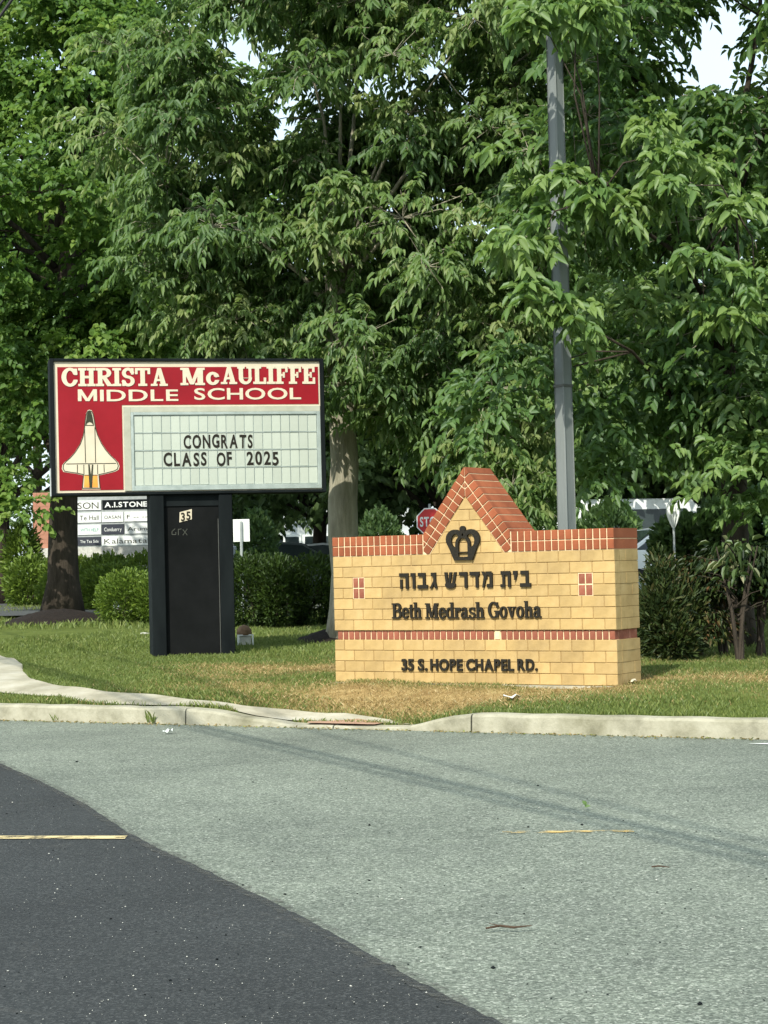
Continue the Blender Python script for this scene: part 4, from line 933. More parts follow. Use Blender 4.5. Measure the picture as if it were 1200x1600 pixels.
# trees farther back, each with its own place
far_trees = [(60, 84, 7.5, 19, 'far dark-leaved tree behind the maple, left of the school sign'), (400, 72, 4.2, 11.0, 'far tree whose crown fills the gap above the school sign header'), (500, 58, 5.2, 9.5, 'far tree above the right end of the school sign'),
             (690, 50, 4.6, 9.0, 'far tree whose dark crown shows left of the brick peak'), (860, 56, 5.2, 10.5, 'far tree behind the grey light pole'), (1010, 46, 4.4, 8.8, 'far tree right of the pole, above the furled white cloth'),
             (1190, 54, 5.4, 14, 'far tree at the right edge of the picture'), (330, 78, 7, 15.5, 'tallest far tree, its dark top left of the sky gap'), (1120, 44, 3.8, 7.0, 'low far tree above the parked cars on the right')]
for i, (px, Y, rad, top, lab) in enumerate(far_trees):
    p = P(px, 850, Y); z = terr(p.x, Y); root = empty('far_tree', (p.x, Y, z), label=lab, cat='tree', group='trees beyond the lawn')
    trunk_mesh((p.x, Y, z - .05), (p.x, Y, top * .7), .25, .1, root, M['bark_dark'], 1.3, 30 + i, 8)
    cz = (top + 2.6) / 2; cl = clumps_in((p.x, Y, cz), (rad, rad * .8, (top - 2.6) / 2), 100, rg, .45, 2.4, sz=1.2)
    make_crown('crown', cl, 1.15, 21, 7, .6, .27, .7, .35, .2, M['leaf_far'] if i != 7 else M['leaf_dark'], root, 50 + i, (.1, .9)); limbs((p.x, Y), 2.5, top * .6, cl, root, M['bark_dark'], .1, 60 + i, .3)
# hedges and bushes
def bush(name, blobs, n, ln, wr, mat, seed, label, cat, tone=(.1, .9), group=None, up=.5, lo=.72):
    c0 = blobs[0][0]; root = empty(name, (c0[0], c0[1], terr(c0[0], c0[1])), label=label, cat=cat, group=group); rng = np.random.default_rng(seed); Vs, Fs, Ts, off = [], [], [], 0
    for (c, r) in blobs:
        d = norm(rng.normal(0, 1, (n, 3))); lump = 1 + .07 * np.sin(d[:, 0] * 9 + seed) * np.cos(d[:, 2] * 11 + d[:, 1] * 7) + .05 * np.sin(d[:, 0] * 23 + d[:, 2] * 17)
        p = np.array(c) + d * np.array(r) * (lump * rng.uniform(lo, 1.02, n))[:, None]
        dr = d + np.array([0, 0, up]) + rng.normal(0, .45, (n, 3)); nr = d + rng.normal(0, .5, (n, 3)); T = np.clip(rng.uniform(*tone, n) * (.7 + .3 * (lump - .9) * 5), 0, 1)
        V, F = leaf_geo(p, dr, nr, ln * rng.uniform(.6, 1.3, n), wr, .1); Vs.append(V); Fs.append(F + off); Ts.append(np.repeat(T, 6)); off += len(V)
    link('foliage', np_mesh('foliage', np.concatenate(Vs) - np.array(root.location), np.concatenate(Fs), np.concatenate(Ts)), mat, root)
    m = MB(); rr = random.Random(seed)
    for (c, r) in blobs:
        for k in range(3):
            bx, by = c[0] + rr.uniform(-.3, .3) * r[0], c[1] + rr.uniform(-.3, .3) * r[1]; zb_ = terr(bx, by) - .03
            m.tube([Vector(q) - Vector(root.location) for q in ((bx, by, zb_), (bx + rr.uniform(-.05, .05), by, (zb_ + c[2]) / 2), (c[0] + rr.uniform(-.4, .4) * r[0], c[1], c[2] + r[2] * .3))], [.025, .02, .008], 5)
    m.build('stems', M['bark_dark'], root, kind='stuff'); return root
def blob(px0, px1, ytop, Y, ry=.7, zlow=0):
    a, b = P(px0, ytop, Y), P(px1, ytop, Y); x = (a.x + b.x) / 2; zt_ = (a.z + b.z) / 2; g = terr(x, Y) + zlow; return ((x, Y, (zt_ + g) / 2 - .03), ((b.x - a.x) / 2, ry, (zt_ - g) / 2 + .05))
hb = [blob(340, 440, 868, 30.5, .8), blob(395, 480, 872, 30.2, .8), blob(440, 540, 870, 30.4, .8), blob(500, 620, 874, 30.6, .8), blob(560, 700, 872, 31, .8)]
bush('clipped_hedge', hb, 5200, .075, .45, M['leaf_hedge_shaded'], 70, 'dark clipped hedge in the shade between the black post and the brick sign', 'hedge')
bush('rounded_shrub', [blob(150, 250, 893, 34.0, .9), blob(205, 290, 900, 33.6, .8)], 7000, .07, .4, M['leaf_hedge'], 71, 'bright green low shrub just left of the black sign post', 'shrub')
bush('clipped_hedge', [blob(8, 90, 872, 47, .9), blob(60, 150, 866, 46.5, .9), blob(120, 215, 868, 46, .9), blob(180, 280, 866, 45.5, .9)], 4200, .11, .45, M['leaf_hedge'], 72, 'sunlit clipped hedge in front of the business directory sign', 'hedge')
bush('clipped_hedge', [blob(60, 165, 890, 42, .8), blob(120, 240, 884, 41, .8)], 5200, .10, .45, M['leaf_hedge'], 73, 'second green hedge row right of the maple trunk, below the taller hedge', 'hedge')
bush('rough_shrub', [blob(8, 60, 820, 50, .8)], 2500, .2, .25, M['leaf_hedge'], 74, 'loose light green shrub left of the brick pier', 'shrub')
bush('dark_juniper', [blob(985, 1075, 905, 19.7, .35), blob(1000, 1060, 862, 19.8, .28), blob(1025, 1105, 900, 19.9, .3), blob(1010, 1090, 960, 19.6, .3)], 2800, .085, .26, M['leaf_brown'], 75, 'dark juniper shrub touching the right end of the brick sign', 'shrub', tone=(0, .85), lo=.35)
for i_, (a_, b2, yt, Y_, lab) in enumerate(((372, 430, 800, 43, 'dark undergrowth bush behind the blank white sign back'), (560, 625, 800, 39, 'dark undergrowth bush behind the left coping of the brick sign'), (715, 800, 800, 38, 'dark undergrowth bush hidden behind the brick peak'),
                                           (800, 905, 770, 40, 'dark undergrowth bush around the foot of the grey light pole'), (905, 1000, 785, 37, 'dark undergrowth bush above the right coping of the brick sign'), (1085, 1165, 790, 26, 'dark undergrowth bush right of the furled white parasol'), (1022, 1105, 812, 26.5, 'dark undergrowth bush behind the juniper, below the furled white parasol'), (1150, 1240, 770, 26.4, 'dark undergrowth bush at the right edge above the parked car'))):
    bush('undergrowth_bush', [blob(a_, b2, yt, Y_, .7 if a_ > 1015 else .9, .75 if a_ > 1015 else .25)], 3600, .13, .5, M['leaf_far'], 90 + i_, lab, 'shrub', group='undergrowth behind the signs')
# saplings with bare lower stems
def sapling(px, ypx_top, ypx_low, Y, label, mat, n, seed, ln=.10, wr=.45, spread=.22):
    p = P(px, 950, Y); z = terr(p.x, Y); root = empty('sapling', (p.x, Y, z), label=label, cat='shrub', group='small trees right of the brick sign'); zt_ = P(px, ypx_top, Y).z; zl = P(px, ypx_low, Y).z; rng = np.random.default_rng(seed)
    m = MB(); rr = random.Random(seed)
    for k in range(3):
        tx = rr.uniform(-.25, .25); m.tube([(rr.uniform(-.05, .05), 0, -.03), (tx * .3, rr.uniform(-.05, .05), (zl - z) * .6), (tx, rr.uniform(-.1, .1), zt_ - z - .1)], [.028, .02, .006], 6)
    for k in range(10):
        zz_ = rr.uniform(.25, .9) * (zt_ - z); a_ = rr.uniform(0, 6.28); m.tube([(0, 0, zz_), (.2 * math.cos(a_), .2 * math.sin(a_), zz_ + .12), (.38 * math.cos(a_), .38 * math.sin(a_), zz_ + .16)], [.010, .006, .003], 4)
    m.build('stems', M['bark_dark'], root, kind='stuff')
    q = rng.normal(0, 1, (n, 3)) * np.array([spread, spread, .5]); zc = (zt_ + zl) / 2 - z; q[:, 2] = rng.uniform(zl - z, zt_ - z, n); d = norm(q * np.array([1, 1, 0]) + np.array([0, 0, -.1]) + rng.normal(0, .15, (n, 3)))
    V, F = leaf_geo(q, d, np.array([0, 0, 1.]) + rng.normal(0, .4, (n, 3)), ln * rng.uniform(.6, 1.3, n), wr, .4); link('foliage', np_mesh('foliage', V, F, np.repeat(rng.uniform(0, 1, n), 6)), mat, root)
sapling(1125, 868, 935, 20.3, 'dark thin-stemmed small tree just right of the juniper', M['leaf_brown'], 2600, 80, .08, .35, .24)
sapling(1185, 850, 930, 20.0, 'small bare-stemmed tree at the right edge in front of a parked car', M['leaf_dark'], 2400, 81, .09, .4, .26)
sapling(1152, 838, 905, 19.3, 'plant with large pale hanging leaves between the small dark trees', M['leaf_pale'], 60, 82, .13, .42, .10)
sapling(1090, 950, 1000, 20.0, 'low scrubby sprout under the juniper, right side', M['leaf_brown'], 900, 83, .07, .35, .2)
# mulch mounds
def mound(name, px, py, rad, h, label, pr=1.0):
    c = G(px, py); vs = [(0, 0, h)]; fs = []; rr = random.Random(px)
    for i in range(1, 9):
        for k in range(28):
            f = i / 8; a_ = 2 * math.pi * k / 28; vs.append((math.cos(a_) * rad * f * (1 + .06 * math.sin(a_ * 3)), math.sin(a_) * rad * f * .9, h * (1 - f ** 1.7) + rr.uniform(-.014, .014) - (.03 if i == 8 else 0)))
    for k in range(28): fs.append((0, 1 + k, 1 + (k + 1) % 28))
    for i in range(7):
        for k in range(28): fs.append((1 + i * 28 + k, 1 + (i + 1) * 28 + k, 1 + (i + 1) * 28 + (k + 1) % 28, 1 + i * 28 + (k + 1) % 28))
    o = link(name, mesh_from(name, vs, fs, True), M['mulch'], label=label, cat='mulch mound', kind='stuff'); o.location = c; return o
mound('mulch_mound', 92, 974, 1.12, .26, 'dark mulch heaped round the left maple trunk'); mound('mulch_mound', 532, 1000, .62, .16, 'dark mulch round the pale trunk behind the brick sign')

# ------------------------------------------------------------------ pole
pb = P(886, 835, 19.4); pt_ = P(860, -160, 19.4); gz = terr(pb.x, 19.4)
pole = empty('light_pole', (pb.x, 19.4, gz), R(40), label='square grey metal light pole rising behind the brick sign', cat='light pole')
m = MB(); hb_ = .085; n_ = 30; Hh = 10.5; vs = []; fs = []
lean = (pt_.x - pb.x) / (pt_.z - pb.z)
for i in range(n_ + 1):
    z = Hh * i / n_; h = .074 - .016 * i / n_; dx = lean * (z - (pb.z - gz)); ox, oy = dx * math.cos(-R(40)), dx * math.sin(-R(40)); b_c = .012
    for sx_, sy_ in ((-1, -1), (1, -1), (1, 1), (-1, 1)):
        vs += [(ox + sx_ * (h - (b_c if (sx_ * sy_ > 0) else 0)), oy + sy_ * (h - (0 if sx_ * sy_ > 0 else b_c)), z), (ox + sx_ * (h - (0 if sx_ * sy_ > 0 else b_c)), oy + sy_ * (h - (b_c if sx_ * sy_ > 0 else 0)), z)]
for i in range(n_):
    for k in range(8): fs.append((i * 8 + k, i * 8 + (k + 1) % 8, (i + 1) * 8 + (k + 1) % 8, (i + 1) * 8 + k))
fs.append(tuple(n_ * 8 + k for k in range(8))); m.add(vs, fs); m.build('shaft', M['steel'], pole)
zb_p = P(876, 603, 19.4).z - gz; ox_ = lean * (zb_p - (pb.z - gz)); m = MB(); m.box(ox_ * math.cos(R(40)) - .071, -ox_ * math.sin(R(40)) - .071, zb_p - .012, ox_ * math.cos(R(40)) + .071, -ox_ * math.sin(R(40)) + .071, zb_p + .012); m.build('collar', M['trim'], pole)
m = MB(); m.bbox(-.17, -.17, 0, .17, .17, .03, .004); m.build('base_plate', M['steel'], pole)
m = MB(); m.bbox(-.75, -.12, Hh, .15, .12, Hh + .14, .02); m.build('lamp_head', M['steel'], pole)

# ------------------------------------------------------------------ stop sign, small sign, directory sign
ps = P(672, 815, 45); zs = terr(ps.x, 45)
stop = empty('stop_sign', (ps.x, 45, zs), R(3), label='red octagonal stop sign peeking over the left slope of the brick peak', cat='stop sign')
m = MB(); m.tube([(0, .03, -.1), (0, .03, ps.z - zs + .42)], .03, 8); m.build('post', M['galv'], stop)
oc = lambda r: [(r * math.cos(R(22.5 + 45 * k)), ps.z - zs + r * math.sin(R(22.5 + 45 * k))) for k in range(8)]
m = MB(); m.prism(oc(.345), -.004, .0); m.build('border', M['white'], stop); m = MB(); m.prism(oc(.315), -.008, -.0045); m.build('plate', M['stop_red'], stop)
write('STOP', 'sans', -.24, .24, ps.z - zs - .11, .23, -.009, .003, M['white'], stop, gap=.13)
m = MB(); m.tube([(.12, .02, ps.z - zs + .37), (.12, .02, ps.z - zs + .46)], .03, 6); m.build('bracket', M['bark_dark'], stop)
pw = P(377, 828, 36); zw = terr(pw.x, 36)
sq = empty('blank_sign', (pw.x, 36, zw), R(-4), label='white blank back of a small road sign standing behind the dark hedge', cat='road sign')
m = MB(); m.tube([(0, -.02, -.1), (0, -.02, pw.z - zw + .16)], .028, 8); m.build('post', M['galv'], sq); m = MB(); m.bbox(-.155, .012, pw.z - zw - .22, .155, .018, pw.z - zw + .20, .002); m.build('plate', M['white'], sq)
# business directory sign
DY = 62.0
def DX(px, py): p = P(px, py, DY); return p.x, p.z
dl = P(48, 868, DY); zg = terr(dl.x, DY)
dirs = empty('directory_sign', (dl.x, DY, zg), 0, label='white business directory sign with brick pier, behind the left hedges', cat='sign')
def DL(px, py): a, b = DX(px, py); return a - dl.x, b - zg
x0, _ = DL(52, 820); x1, _ = DL(98, 820); z1 = DL(60, 770)[1]; zst = DL(60, 857)[1]
m = MB(); m.box(x0 - .08, -.12, -.2, x1 + 3.5, .6, zst); m.build('stone_base', M['stone'], dirs)
rowsn = 12; bh_ = (z1 - zst) / rowsn
m = MB(); m.box(x0 + .01, .01, zst, x1 - .01, .5, z1); m.build('mortar', M['mortar_c'], dirs)
for k in range(rowsn):
    off = .12 * (k % 2); xx = x0 - off
    while xx < x1 - .02:
        a_, b2 = max(x0, xx), min(x1, xx + .24)
        if b2 - a_ > .03: m = MB(); m.box(a_ + .003, 0, zst + k * bh_ + .003, b2 - .003, .51, zst + (k + 1) * bh_ - .003); m.build('brick', M['pier'], dirs)
        xx += .24
xr0, _ = DL(98, 820); xr1, zc_ = DL(236, 870); m = MB(); m.box(xr0, .12, zst, xr1, .42, DL(150, 774)[1]); m.build('panel_frame', M['galv'], dirs)
navy = grain('dark_panel', (.03, .035, .05), (.045, .05, .065), 3, .5, 0); teal = grain('teal_print', (.08, .30, .26), (.12, .36, .32), 3, .5, 0)
PAN = [(98, 157, 781, 798, 'white', 'ERSON', .7), (159, 233, 779, 796, 'black', 'A.I.STONE', .55), (98, 118, 800, 817, 'white', 'm', .3), (120, 157, 800, 817, 'white', 'Te Hall', .5), (158.5, 192, 799, 816, 'white', 'OASAN', .35), (194, 233, 798, 815, 'white', 'F -- --', .4),
       (98, 119, 819, 836, 'white', '', .3), (121, 157, 819, 836, 'teal', 'WITH HELP', .35), (158.5, 193, 818, 835, 'navy', 'Conduerry', .4), (195, 233, 817, 834, 'white', 'Arum', .4), (98, 119, 838, 853, 'white', 'a', .3), (121, 157, 838, 853, 'navy', 'The Tea Side', .35), (158.5, 233, 836, 853, 'white', 'Kalamata', .55),
       (98, 234, 856, 872, 'white', 'excel   s  o  -  Tea o', .4)]
for a_, b2, y0, y1, c_, tx, th in PAN:
    (xa_, za_), (xb_, zb_) = DL(a_, y1), DL(b2, y0 + .5); bg = {'white': M['white'], 'black': M['sign_black'], 'teal': M['white'], 'navy': navy}[c_]
    m = MB(); m.bbox(xa_, .09, za_, xb_, .119, zb_, .004); m.build('name_panel', bg, dirs)
    fg = {'white': M['line_dark'], 'black': M['white'], 'teal': teal, 'navy': M['white']}[c_]; hh = (zb_ - za_) * th; mm_ = (zb_ - za_ - hh) / 2
    if tx: write(tx, 'sans' if c_ == 'black' else 'thin', xa_ + .08, xb_ - .08, za_ + mm_, hh, .089, .003, fg, dirs, name='panel_lettering', joined=True)

# ------------------------------------------------------------------ far building, cars, van, furled cloth
def building(px0, px1, Y, ztop, nwin, label):
    a, b = P(px0, 850, Y), P(px1, 850, Y); z = terr(a.x, Y); root = empty('white_building', (a.x, Y, z), 0, label=label, cat='building'); W = b.x - a.x; H = ztop
    m = MB(); m.box(0, 0, -.3, W, 12, H); m.build('wall', M['bldg'], root); m = MB(); m.box(-.2, -.25, H, W + .2, 12.2, H + .35); m.build('roof', M['galv'], root)
    for k in range(nwin):
        x = (k + .5) * W / nwin
        for z0 in (.7, 3.6):
            if z0 + 1.6 > H: continue
            f = MB(); f.box(x - .85, -.06, z0, x + .85, -.003, z0 + 1.7); w_ = f.build('window', M['white'], root)
            for q_ in (-1, 1): g_ = MB(); g_.box(x + q_ * .40 - .34, -.075, z0 + .12, x + q_ * .40 + .34, -.062, z0 + 1.58); g_.build('pane', M['glass'], w_)
building(360, 640, 95, 5.6, 5, 'white commercial building glimpsed through leaves right of the black post'); building(880, 1400, 105, 6.0, 9, 'white building glimpsed through the leaves beyond the grey pole')
def car(px, ybase, Y, rz, paint, label, kind='sedan', group='parked cars'):
    p = P(px, 860, Y); z = terr(p.x, Y) + .01; root = empty('parked_car' if kind == 'sedan' else 'parked_van', (p.x, Y, z), rz, label=label, cat='car' if kind == 'sedan' else 'van', group=group)
    if kind == 'sedan': prof = [(-2.3, .35), (-2.32, .75), (-2.15, .92), (-1.55, .98), (-.95, 1.38), (-.3, 1.46), (.35, 1.42), (1.15, .98), (1.95, .85), (2.28, .68), (2.3, .35)]; gl = [(-1.42, 1.0), (-.92, 1.33), (-.3, 1.40), (.33, 1.36), (.98, 1.0)]; W = .9; wh = .33
    else: prof = [(-2.6, .4), (-2.62, 1.2), (-2.5, 2.05), (-1.9, 2.15), (1.2, 2.12), (1.75, 1.35), (2.45, 1.15), (2.6, .8), (2.6, .4)]; gl = [(-1.0, 1.3), (-1.0, 1.9), (1.08, 1.9), (1.5, 1.33)]; W = .98; wh = .36
    n = len(prof); vs = []; 
    for yy, k in ((-W, .9), (-W * .97, 1), (W * .97, 1), (W, .9)):
        for x, zz_ in prof:
            tum = .14 * max(0, (zz_ - .95)) / .5 if kind == 'sedan' else .06 * max(0, zz_ - 1.2); vs.append((x, yy * (1 - tum), .35 + (zz_ - .35) * (1 if abs(yy) < W else .985)))
    fs = [tuple(range(n - 1, -1, -1)), tuple(3 * n + i for i in range(n))]
    for r_ in range(3):
        for i in range(n): j = (i + 1) % n; fs.append((r_ * n + i, r_ * n + j, (r_ + 1) * n + j, (r_ + 1) * n + i))
    link('body', mesh_from('body', vs, fs), paint, root)
    for sg in (-1, 1):
        gp = []
        for x, zz_ in gl:
            tum = .14 * max(0, (zz_ - .95)) / .5 if kind == 'sedan' else .06 * max(0, zz_ - 1.2); gp.append((x, sg * (W * (1 - tum) + .006), zz_))
        me = mesh_from('side_window', gp + [(a, b - sg * .02, c) for a, b, c in gp], [tuple(range(len(gp))), tuple(range(2 * len(gp) - 1, len(gp) - 1, -1))]); link('side_window', me, M['glass'], root)
    ws = ((.42, 1.39, 1.10, 1.0), (-1.0, 1.35, -1.50, .99)) if kind == 'sedan' else ((1.27, 2.02, 1.70, 1.42),)
    for xt, zt_, xb2, zb2 in ws:
        nx_ = .02 if xb2 > xt else -.02; link('windscreen', mesh_from('windscreen', [(xt + nx_, -W * .8, zt_ + .015), (xt + nx_, W * .8, zt_ + .015), (xb2 + nx_, W * .86, zb2 + .015), (xb2 + nx_, -W * .86, zb2 + .015)], [(0, 1, 2, 3)]), M['glass'], root)
    for sx_ in (-1.4, 1.42):
        for sg in (-1, 1):
            m = MB(); m.tube([(sx_, sg * (W - .2), wh), (sx_, sg * (W + .01), wh)], wh, 18); wl = m.build('wheel', M['rubber'], root); m = MB(); m.tube([(sx_, sg * (W + .011), wh), (sx_, sg * (W + .02), wh)], wh * .6, 14); m.build('rim', M['galv'], wl)
    for sx_ in (-2.31, 2.29):
        for sg in (-1, 1): m = MB(); m.bbox(sx_ - .03, sg * W * .7 - .16, .62, sx_ + .03, sg * W * .7 + .16, .76, .01); m.build('headlight' if sx_ > 0 else 'tail_light', M['white'] if sx_ > 0 else M['stop_red'], root)
    return root
car(430, 0, 50, R(35), M['car_grey'], 'dark grey parked car, its windscreen above the hedge by the black post'); car(505, 0, 55, R(160), M['car_silver'], 'silver parked car, its roof above the hedge, left of the pale trunk')
car(1190, 0, 30, R(84), M['car_silver'], 'silver parked car seen between the bare stems at the right edge'); car(985, 0, 43, R(4), M['car_white'], 'white parked van behind the right end of the brick sign', 'van')
car(1085, 0, 36, R(10), M['car_white'], 'white parked car behind the juniper on the right')
sheet('parking_lot', [(-60, 37, .625), (60, 37, .625), (60, 90, .79), (-60, 90, .79)], grain('lot_asphalt', (.05, .055, .055), (.085, .09, .09), 8, .9, .2), None, kind='structure')
# furled white cloth on a thin pole
pc = P(1052, 803, 20.6); zc2 = terr(pc.x, 20.6); root = empty('furled_parasol', (pc.x, 20.6, zc2), 0, label='small white furled parasol on a thin pole among the shrubs on the right', cat='parasol')
h0, h1 = P(1052, 826, 20.6).z - zc2, P(1052, 782, 20.6).z - zc2; m = MB(); nf = 9
for k in range(nf):
    a_ = 2 * math.pi * k / nf; rr_ = [.010, .042, .070, .078, .064, .034]; zs_ = [h0, h0 + (h1 - h0) * .2, h0 + (h1 - h0) * .45, h0 + (h1 - h0) * .65, h0 + (h1 - h0) * .85, h1 + random.uniform(-.02, .02)]
    vs = []
    for r_, z_ in zip(rr_, zs_):
        for da, rk in ((-.30, .62), (0, 1.0), (.30, .62)): vs.append((math.cos(a_ + da) * r_ * rk, math.sin(a_ + da) * r_ * rk, z_))
    m.add(vs, [(i * 3 + j, i * 3 + j + 1, i * 3 + j + 4, i * 3 + j + 3) for i in range(5) for j in range(2)])
m.build('canopy', M['white'], root); m = MB(); m.tube([(0, 0, -.05), (0, 0, h1 + .02)], .012, 8); m.build('pole', M['galv'], root)

# ------------------------------------------------------------------ small things on the ground
def rock(px, py, size, mat, label, name='stone', flat=.6, cat='stone', group=None, seed=1):
    g_ = G(px, py); bm = bmesh.new(); bmesh.ops.create_icosphere(bm, subdivisions=2, radius=size / 2); rr = random.Random(seed)
    for v in bm.verts: v.co *= rr.uniform(.82, 1.1); v.co.z *= flat
    me = bpy.data.meshes.new(name); bm.to_mesh(me); bm.free(); o = link(name, me, mat, label=label, cat=cat, group=group); o.location = (g_.x, g_.y, g_.z + size * flat * .35); return o
rock(279, 1020, .15, M['stone'], 'pale stone in the grass under the left part of the black post', seed=3); rock(342, 1016, .19, M['stone'], 'grey flat stone in the grass by the right leg of the black post', seed=4, flat=.4)
rock(226, 992, .16, M['stone'], 'small white flat stone in the grass left of the black post', seed=5, flat=.3)
fl = G(382, 1008); root = empty('ground_floodlight', (fl.x, fl.y, fl.z), R(15), label='small floodlight with brown hood and white bracket beside the black post', cat='floodlight')
m = MB()
for i in range(7):
    pass
pts = [(0, 0, .13), (0, 0, .20), (0, 0, .245), (0, 0, .265)]; m.tube(pts, [.10, .095, .06, .01], 12); m.build('hood', M['brown'], root, smooth=True)
m = MB(); m.box(-.105, -.09, .0, -.088, -.07, .14); m.box(.088, -.09, -.06, .105, -.07, .14); m.box(-.088, -.09, .123, .088, -.07, .14); m.build('bracket', M['white'], root); m = MB(); m.bbox(-.08, -.06, .0, .08, .08, .12, .01); m.build('body', M['stone'], root)
cn = G(178, 962); o_ = empty('spot_lamp', (cn.x, cn.y, cn.z), 0, label='white cone-shaped garden lamp tipped over by the left shrub', cat='garden lamp')
m = MB(); m.tube([(-.14, 0, .05), (-.02, 0, .10), (.10, 0, .16), (.11, 0, .165)], [.02, .07, .14, .12], 12); m.build('shade', M['white'], o_); m = MB(); m.tube([(-.05, 0, -.04), (-.05, 0, .07)], .012, 6); m.build('stake', M['galv'], o_)
def paper(px, py, w_, d, label, name='litter', z=None, mat='white'):
    g_ = G(px, py); m = MB(); n_ = 5; vs = []; rr = random.Random(px)
    for i in range(n_):
        for j in range(3): vs.append((-w_ / 2 + w_ * i / (n_ - 1), -d / 2 + d * j / 2, .02 + rr.uniform(0, .035)))
    fs = [(i * 3 + j, (i + 1) * 3 + j, (i + 1) * 3 + j + 1, i * 3 + j + 1) for i in range(n_ - 1) for j in range(2)]; m.add(vs, fs); o = m.build(name, M[mat], label=label, cat='litter'); o.location = g_; return o
paper(800, 1094, .15, .12, 'crumpled white paper in the dry grass below the brick sign'); paper(988, 1070, .07, .1, 'scrap of white paper by the right corner of the brick sign', mat='cream')
paper(262, 1148, .08, .06, 'white scrap lying on the road below the left kerb joint')
g_ = G(794, 1457, .0); m = MB(); m.tube([(-.085, 0, .018), (-.03, .012, .024), (.02, -.006, .02), (.09, .01, .022)], [.004, .005, .005, .002], 6); m.tube([(-.03, .012, .024), (-.07, .035, .03)], [.003, .001], 5); o = m.build('twig', M['twig'], label='thin dark twig on the grey road near the bottom', cat='twig'); o.location = (g_.x, g_.y, .0)
g_ = G(1030, 1360, .0); m = MB(); m.tube([(-.03, .02, .014), (0, 0, .02), (.045, -.004, .014)], [.004, .004, .002], 6); o = m.build('twig', M['twig'], label='short dark twig on the road at the right', cat='twig'); o.location = (g_.x, g_.y, 0)
g_ = G(914, 1267, 0); V, F = leaf_geo(np.array([[0, 0, .02], [.01, 0, .03], [0, .01, .02]]), np.array([[1, 0, .3], [-.6, .2, .8], [.1, -.3, .9]]), np.array([[0, -1, 1.], [0, -1, .3], [1, -1, .2]]), np.array([.035, .04, .03]), .6, .1)
o = link('fallen_leaf', np_mesh('fallen_leaf', V, F, np.full(18, .7)), M['leaf_right'], label='small green leaf lying on the road in the wire shadow', cat='leaf'); o.location = (g_.x, g_.y, 0)
# weeds in the kerb joint
def weed(px, py, label, n=14, h=.22, seed=1):
    s = s_of_px(px); x, y = xy(s, T0 - .02); rng = np.random.default_rng(seed); a_ = rng.uniform(0, 6.28, n); d = np.stack([np.cos(a_) * .5, np.sin(a_) * .5, np.ones(n)], -1); V, F = leaf_geo(rng.normal(0, .02, (n, 3)) * np.array([1, 1, 0]), d, rng.normal(0, 1, (n, 3)), h * rng.uniform(.5, 1, n), .08, .2)
    o = link('weed', np_mesh('weed', V, F, np.full(len(V), .35)), M['grass'], label=label, cat='weed'); o.location = (x, y, 0)
weed(238, 1120, 'tuft of weeds at the foot of the kerb left of the joint', seed=2); weed(88, 1120, 'small dry weed tuft at the foot of the left kerb', 8, .14, 3)
# loose chips on the asphalt
rng = np.random.default_rng(5); octv = np.array([(1, 0, 0), (0, 1, 0), (-1, 0, 0), (0, -1, 0), (0, 0, .8), (0, 0, -.4)]); octf = np.array([(0, 1, 4), (1, 2, 4), (2, 3, 4), (3, 0, 4), (1, 0, 5), (2, 1, 5), (3, 2, 5), (0, 3, 5)])
def chips(n, px0, px1, py0, py1, s0, s1, mat, z, label, seed):
    Vs = []; Fs = []; rr = np.random.default_rng(seed); k = 0
    for i in range(n):
        px = rr.uniform(px0, px1); py = rr.uniform(py0, py1); d_edge = np.interp(px, [e[0] for e in edge_px], [e[1] for e in edge_px])
        if (py > d_edge + 6) != (z > .005): continue
        g_ = G(px, py, z); s = rr.uniform(s0, s1) * (1 if rr.random() > .08 else 2.2); a_ = rr.uniform(0, 6.28); o3 = octv * s * rr.uniform(.6, 1.3, 3); x = o3[:, 0] * math.cos(a_) - o3[:, 1] * math.sin(a_); y = o3[:, 0] * math.sin(a_) + o3[:, 1] * math.cos(a_)
        Vs.append(np.stack([x + g_.x, y + g_.y, o3[:, 2] * .7 + z + s * .2], -1)); Fs.append(octf + k * 6); k += 1
    link('gravel', np_mesh('gravel', np.concatenate(Vs), np.concatenate(Fs)), mat, kind='stuff', label=label, cat='gravel')
chips(1300, -100, 900, 1190, 1620, .0010, .0030, M['stone'], .009, 'pale loose stone chips on the fresh dark asphalt', 6); chips(500, -100, 900, 1190, 1620, .0015, .0045, M['sign_black'], .0092, 'dark loose chips on the fresh asphalt', 7); chips(500, 0, 1250, 1170, 1620, .0015, .0035, M['stone'], .001, 'pale loose chips on the grey road', 8); chips(260, 0, 1250, 1170, 1620, .0025, .006, M['sign_black'], .0012, 'dark loose chips on the grey road', 9)

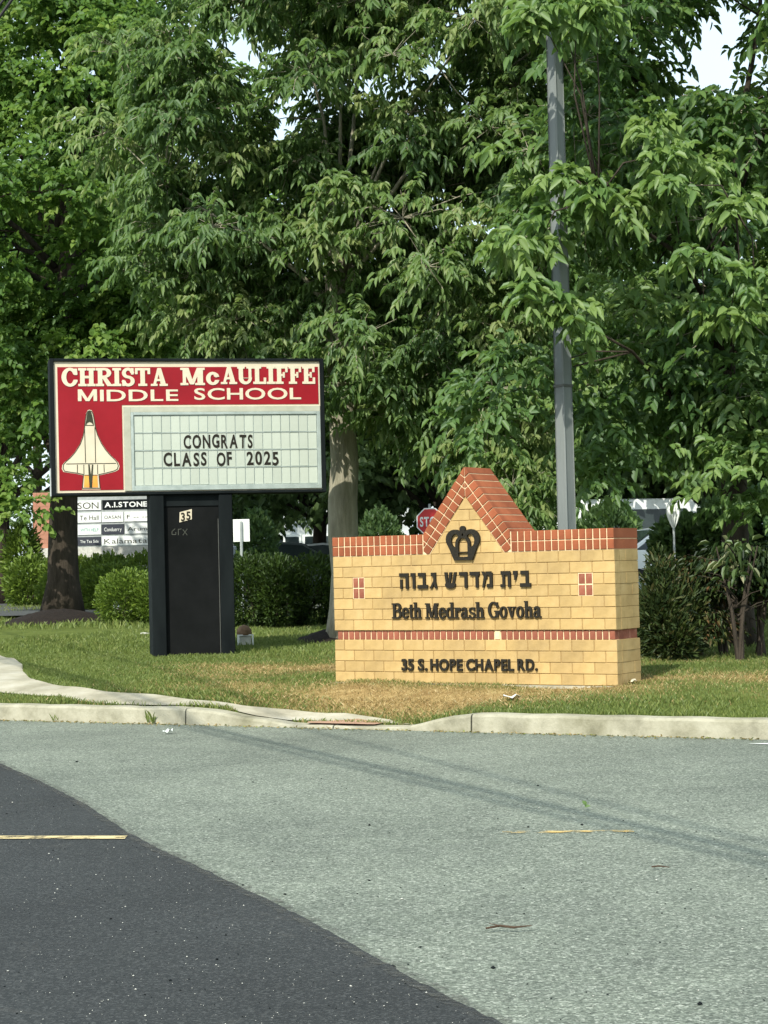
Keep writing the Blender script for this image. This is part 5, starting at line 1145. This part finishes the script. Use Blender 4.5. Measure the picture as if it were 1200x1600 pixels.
rr_ = np.random.default_rng(12); Vg, Fg, Tg = [], [], []; ng = 900
sg_ = rr_.uniform(-13, -5, ng); tg_ = T0 - np.abs(rr_.normal(0, .07, ng)) - .005; xg = (sg_ * DN.y - tg_ * DS.y) / dd; yg = (tg_ * DS.x - sg_ * DN.x) / dd
V, F = leaf_geo(np.stack([xg, yg, np.full(ng, .004)], -1), rr_.normal(0, 1, (ng, 3)) * np.array([1, 1, .12]) + np.array([0, 0, .1]), np.array([0, 0, 1.]) + rr_.normal(0, .3, (ng, 3)), rr_.uniform(.008, .035, ng), .5, 0)
link('gutter_litter', np_mesh('gutter_litter', V, F, np.repeat(rr_.uniform(.45, .85, ng), 6)), M['grass'], kind='stuff', label='dry leaf crumbs and clippings gathered in the gutter along the kerb', cat='leaf litter')
# ------------------------------------------------------------------ overhead cables (they shade the road) and the one in the top left corner
def cable(p, q, r, label, sag=.5):
    p, q = Vector(p), Vector(q); pts = []
    for i in range(25):
        f = i / 24; v = p.lerp(q, f); v.z -= sag * 4 * f * (1 - f); pts.append(v)
    m = MB(); m.tube([v - p for v in pts], r, 6); o = m.build('overhead_cable', M['cable'], label=label, cat='cable', group='overhead cables'); o.location = p
def shadow_to_wire(px, py, H):
    g_ = G(px, py, 0); k = H / SUN_DIR.z; return g_ + SUN_DIR * k
for (a_, b2, H, r, lab) in (((345, 1150), (1200, 1352), 8.0, .024, 'overhead cable above the road, lowest of the three'), ((370, 1148), (1200, 1336), 8.4, .036, 'thick overhead cable above the road, middle of the three'), ((560, 1160), (1200, 1318), 9.0, .020, 'overhead cable above the road, highest of the three')):
    A_, B_ = shadow_to_wire(*a_, H), shadow_to_wire(*b2, H); d = (B_ - A_).normalized(); cable(A_ - d * 30, B_ + d * 30, r, lab, 0.0)
A_, B_ = P(-6, 34, 15), P(24, -8, 15); d = (B_ - A_).normalized(); cable(A_ - d * 1.5 + Vector((0, 0, 0)), B_ + d * 25, .013, 'dark cable crossing the top left corner of the picture', 0.0)
A_, B_ = P(-14, 26, 15), P(14, -12, 15); d = (B_ - A_).normalized(); cable(A_ - d * 1.5, B_ + d * 25, .010, 'thinner cable just above the dark one in the top left corner', 0.0)
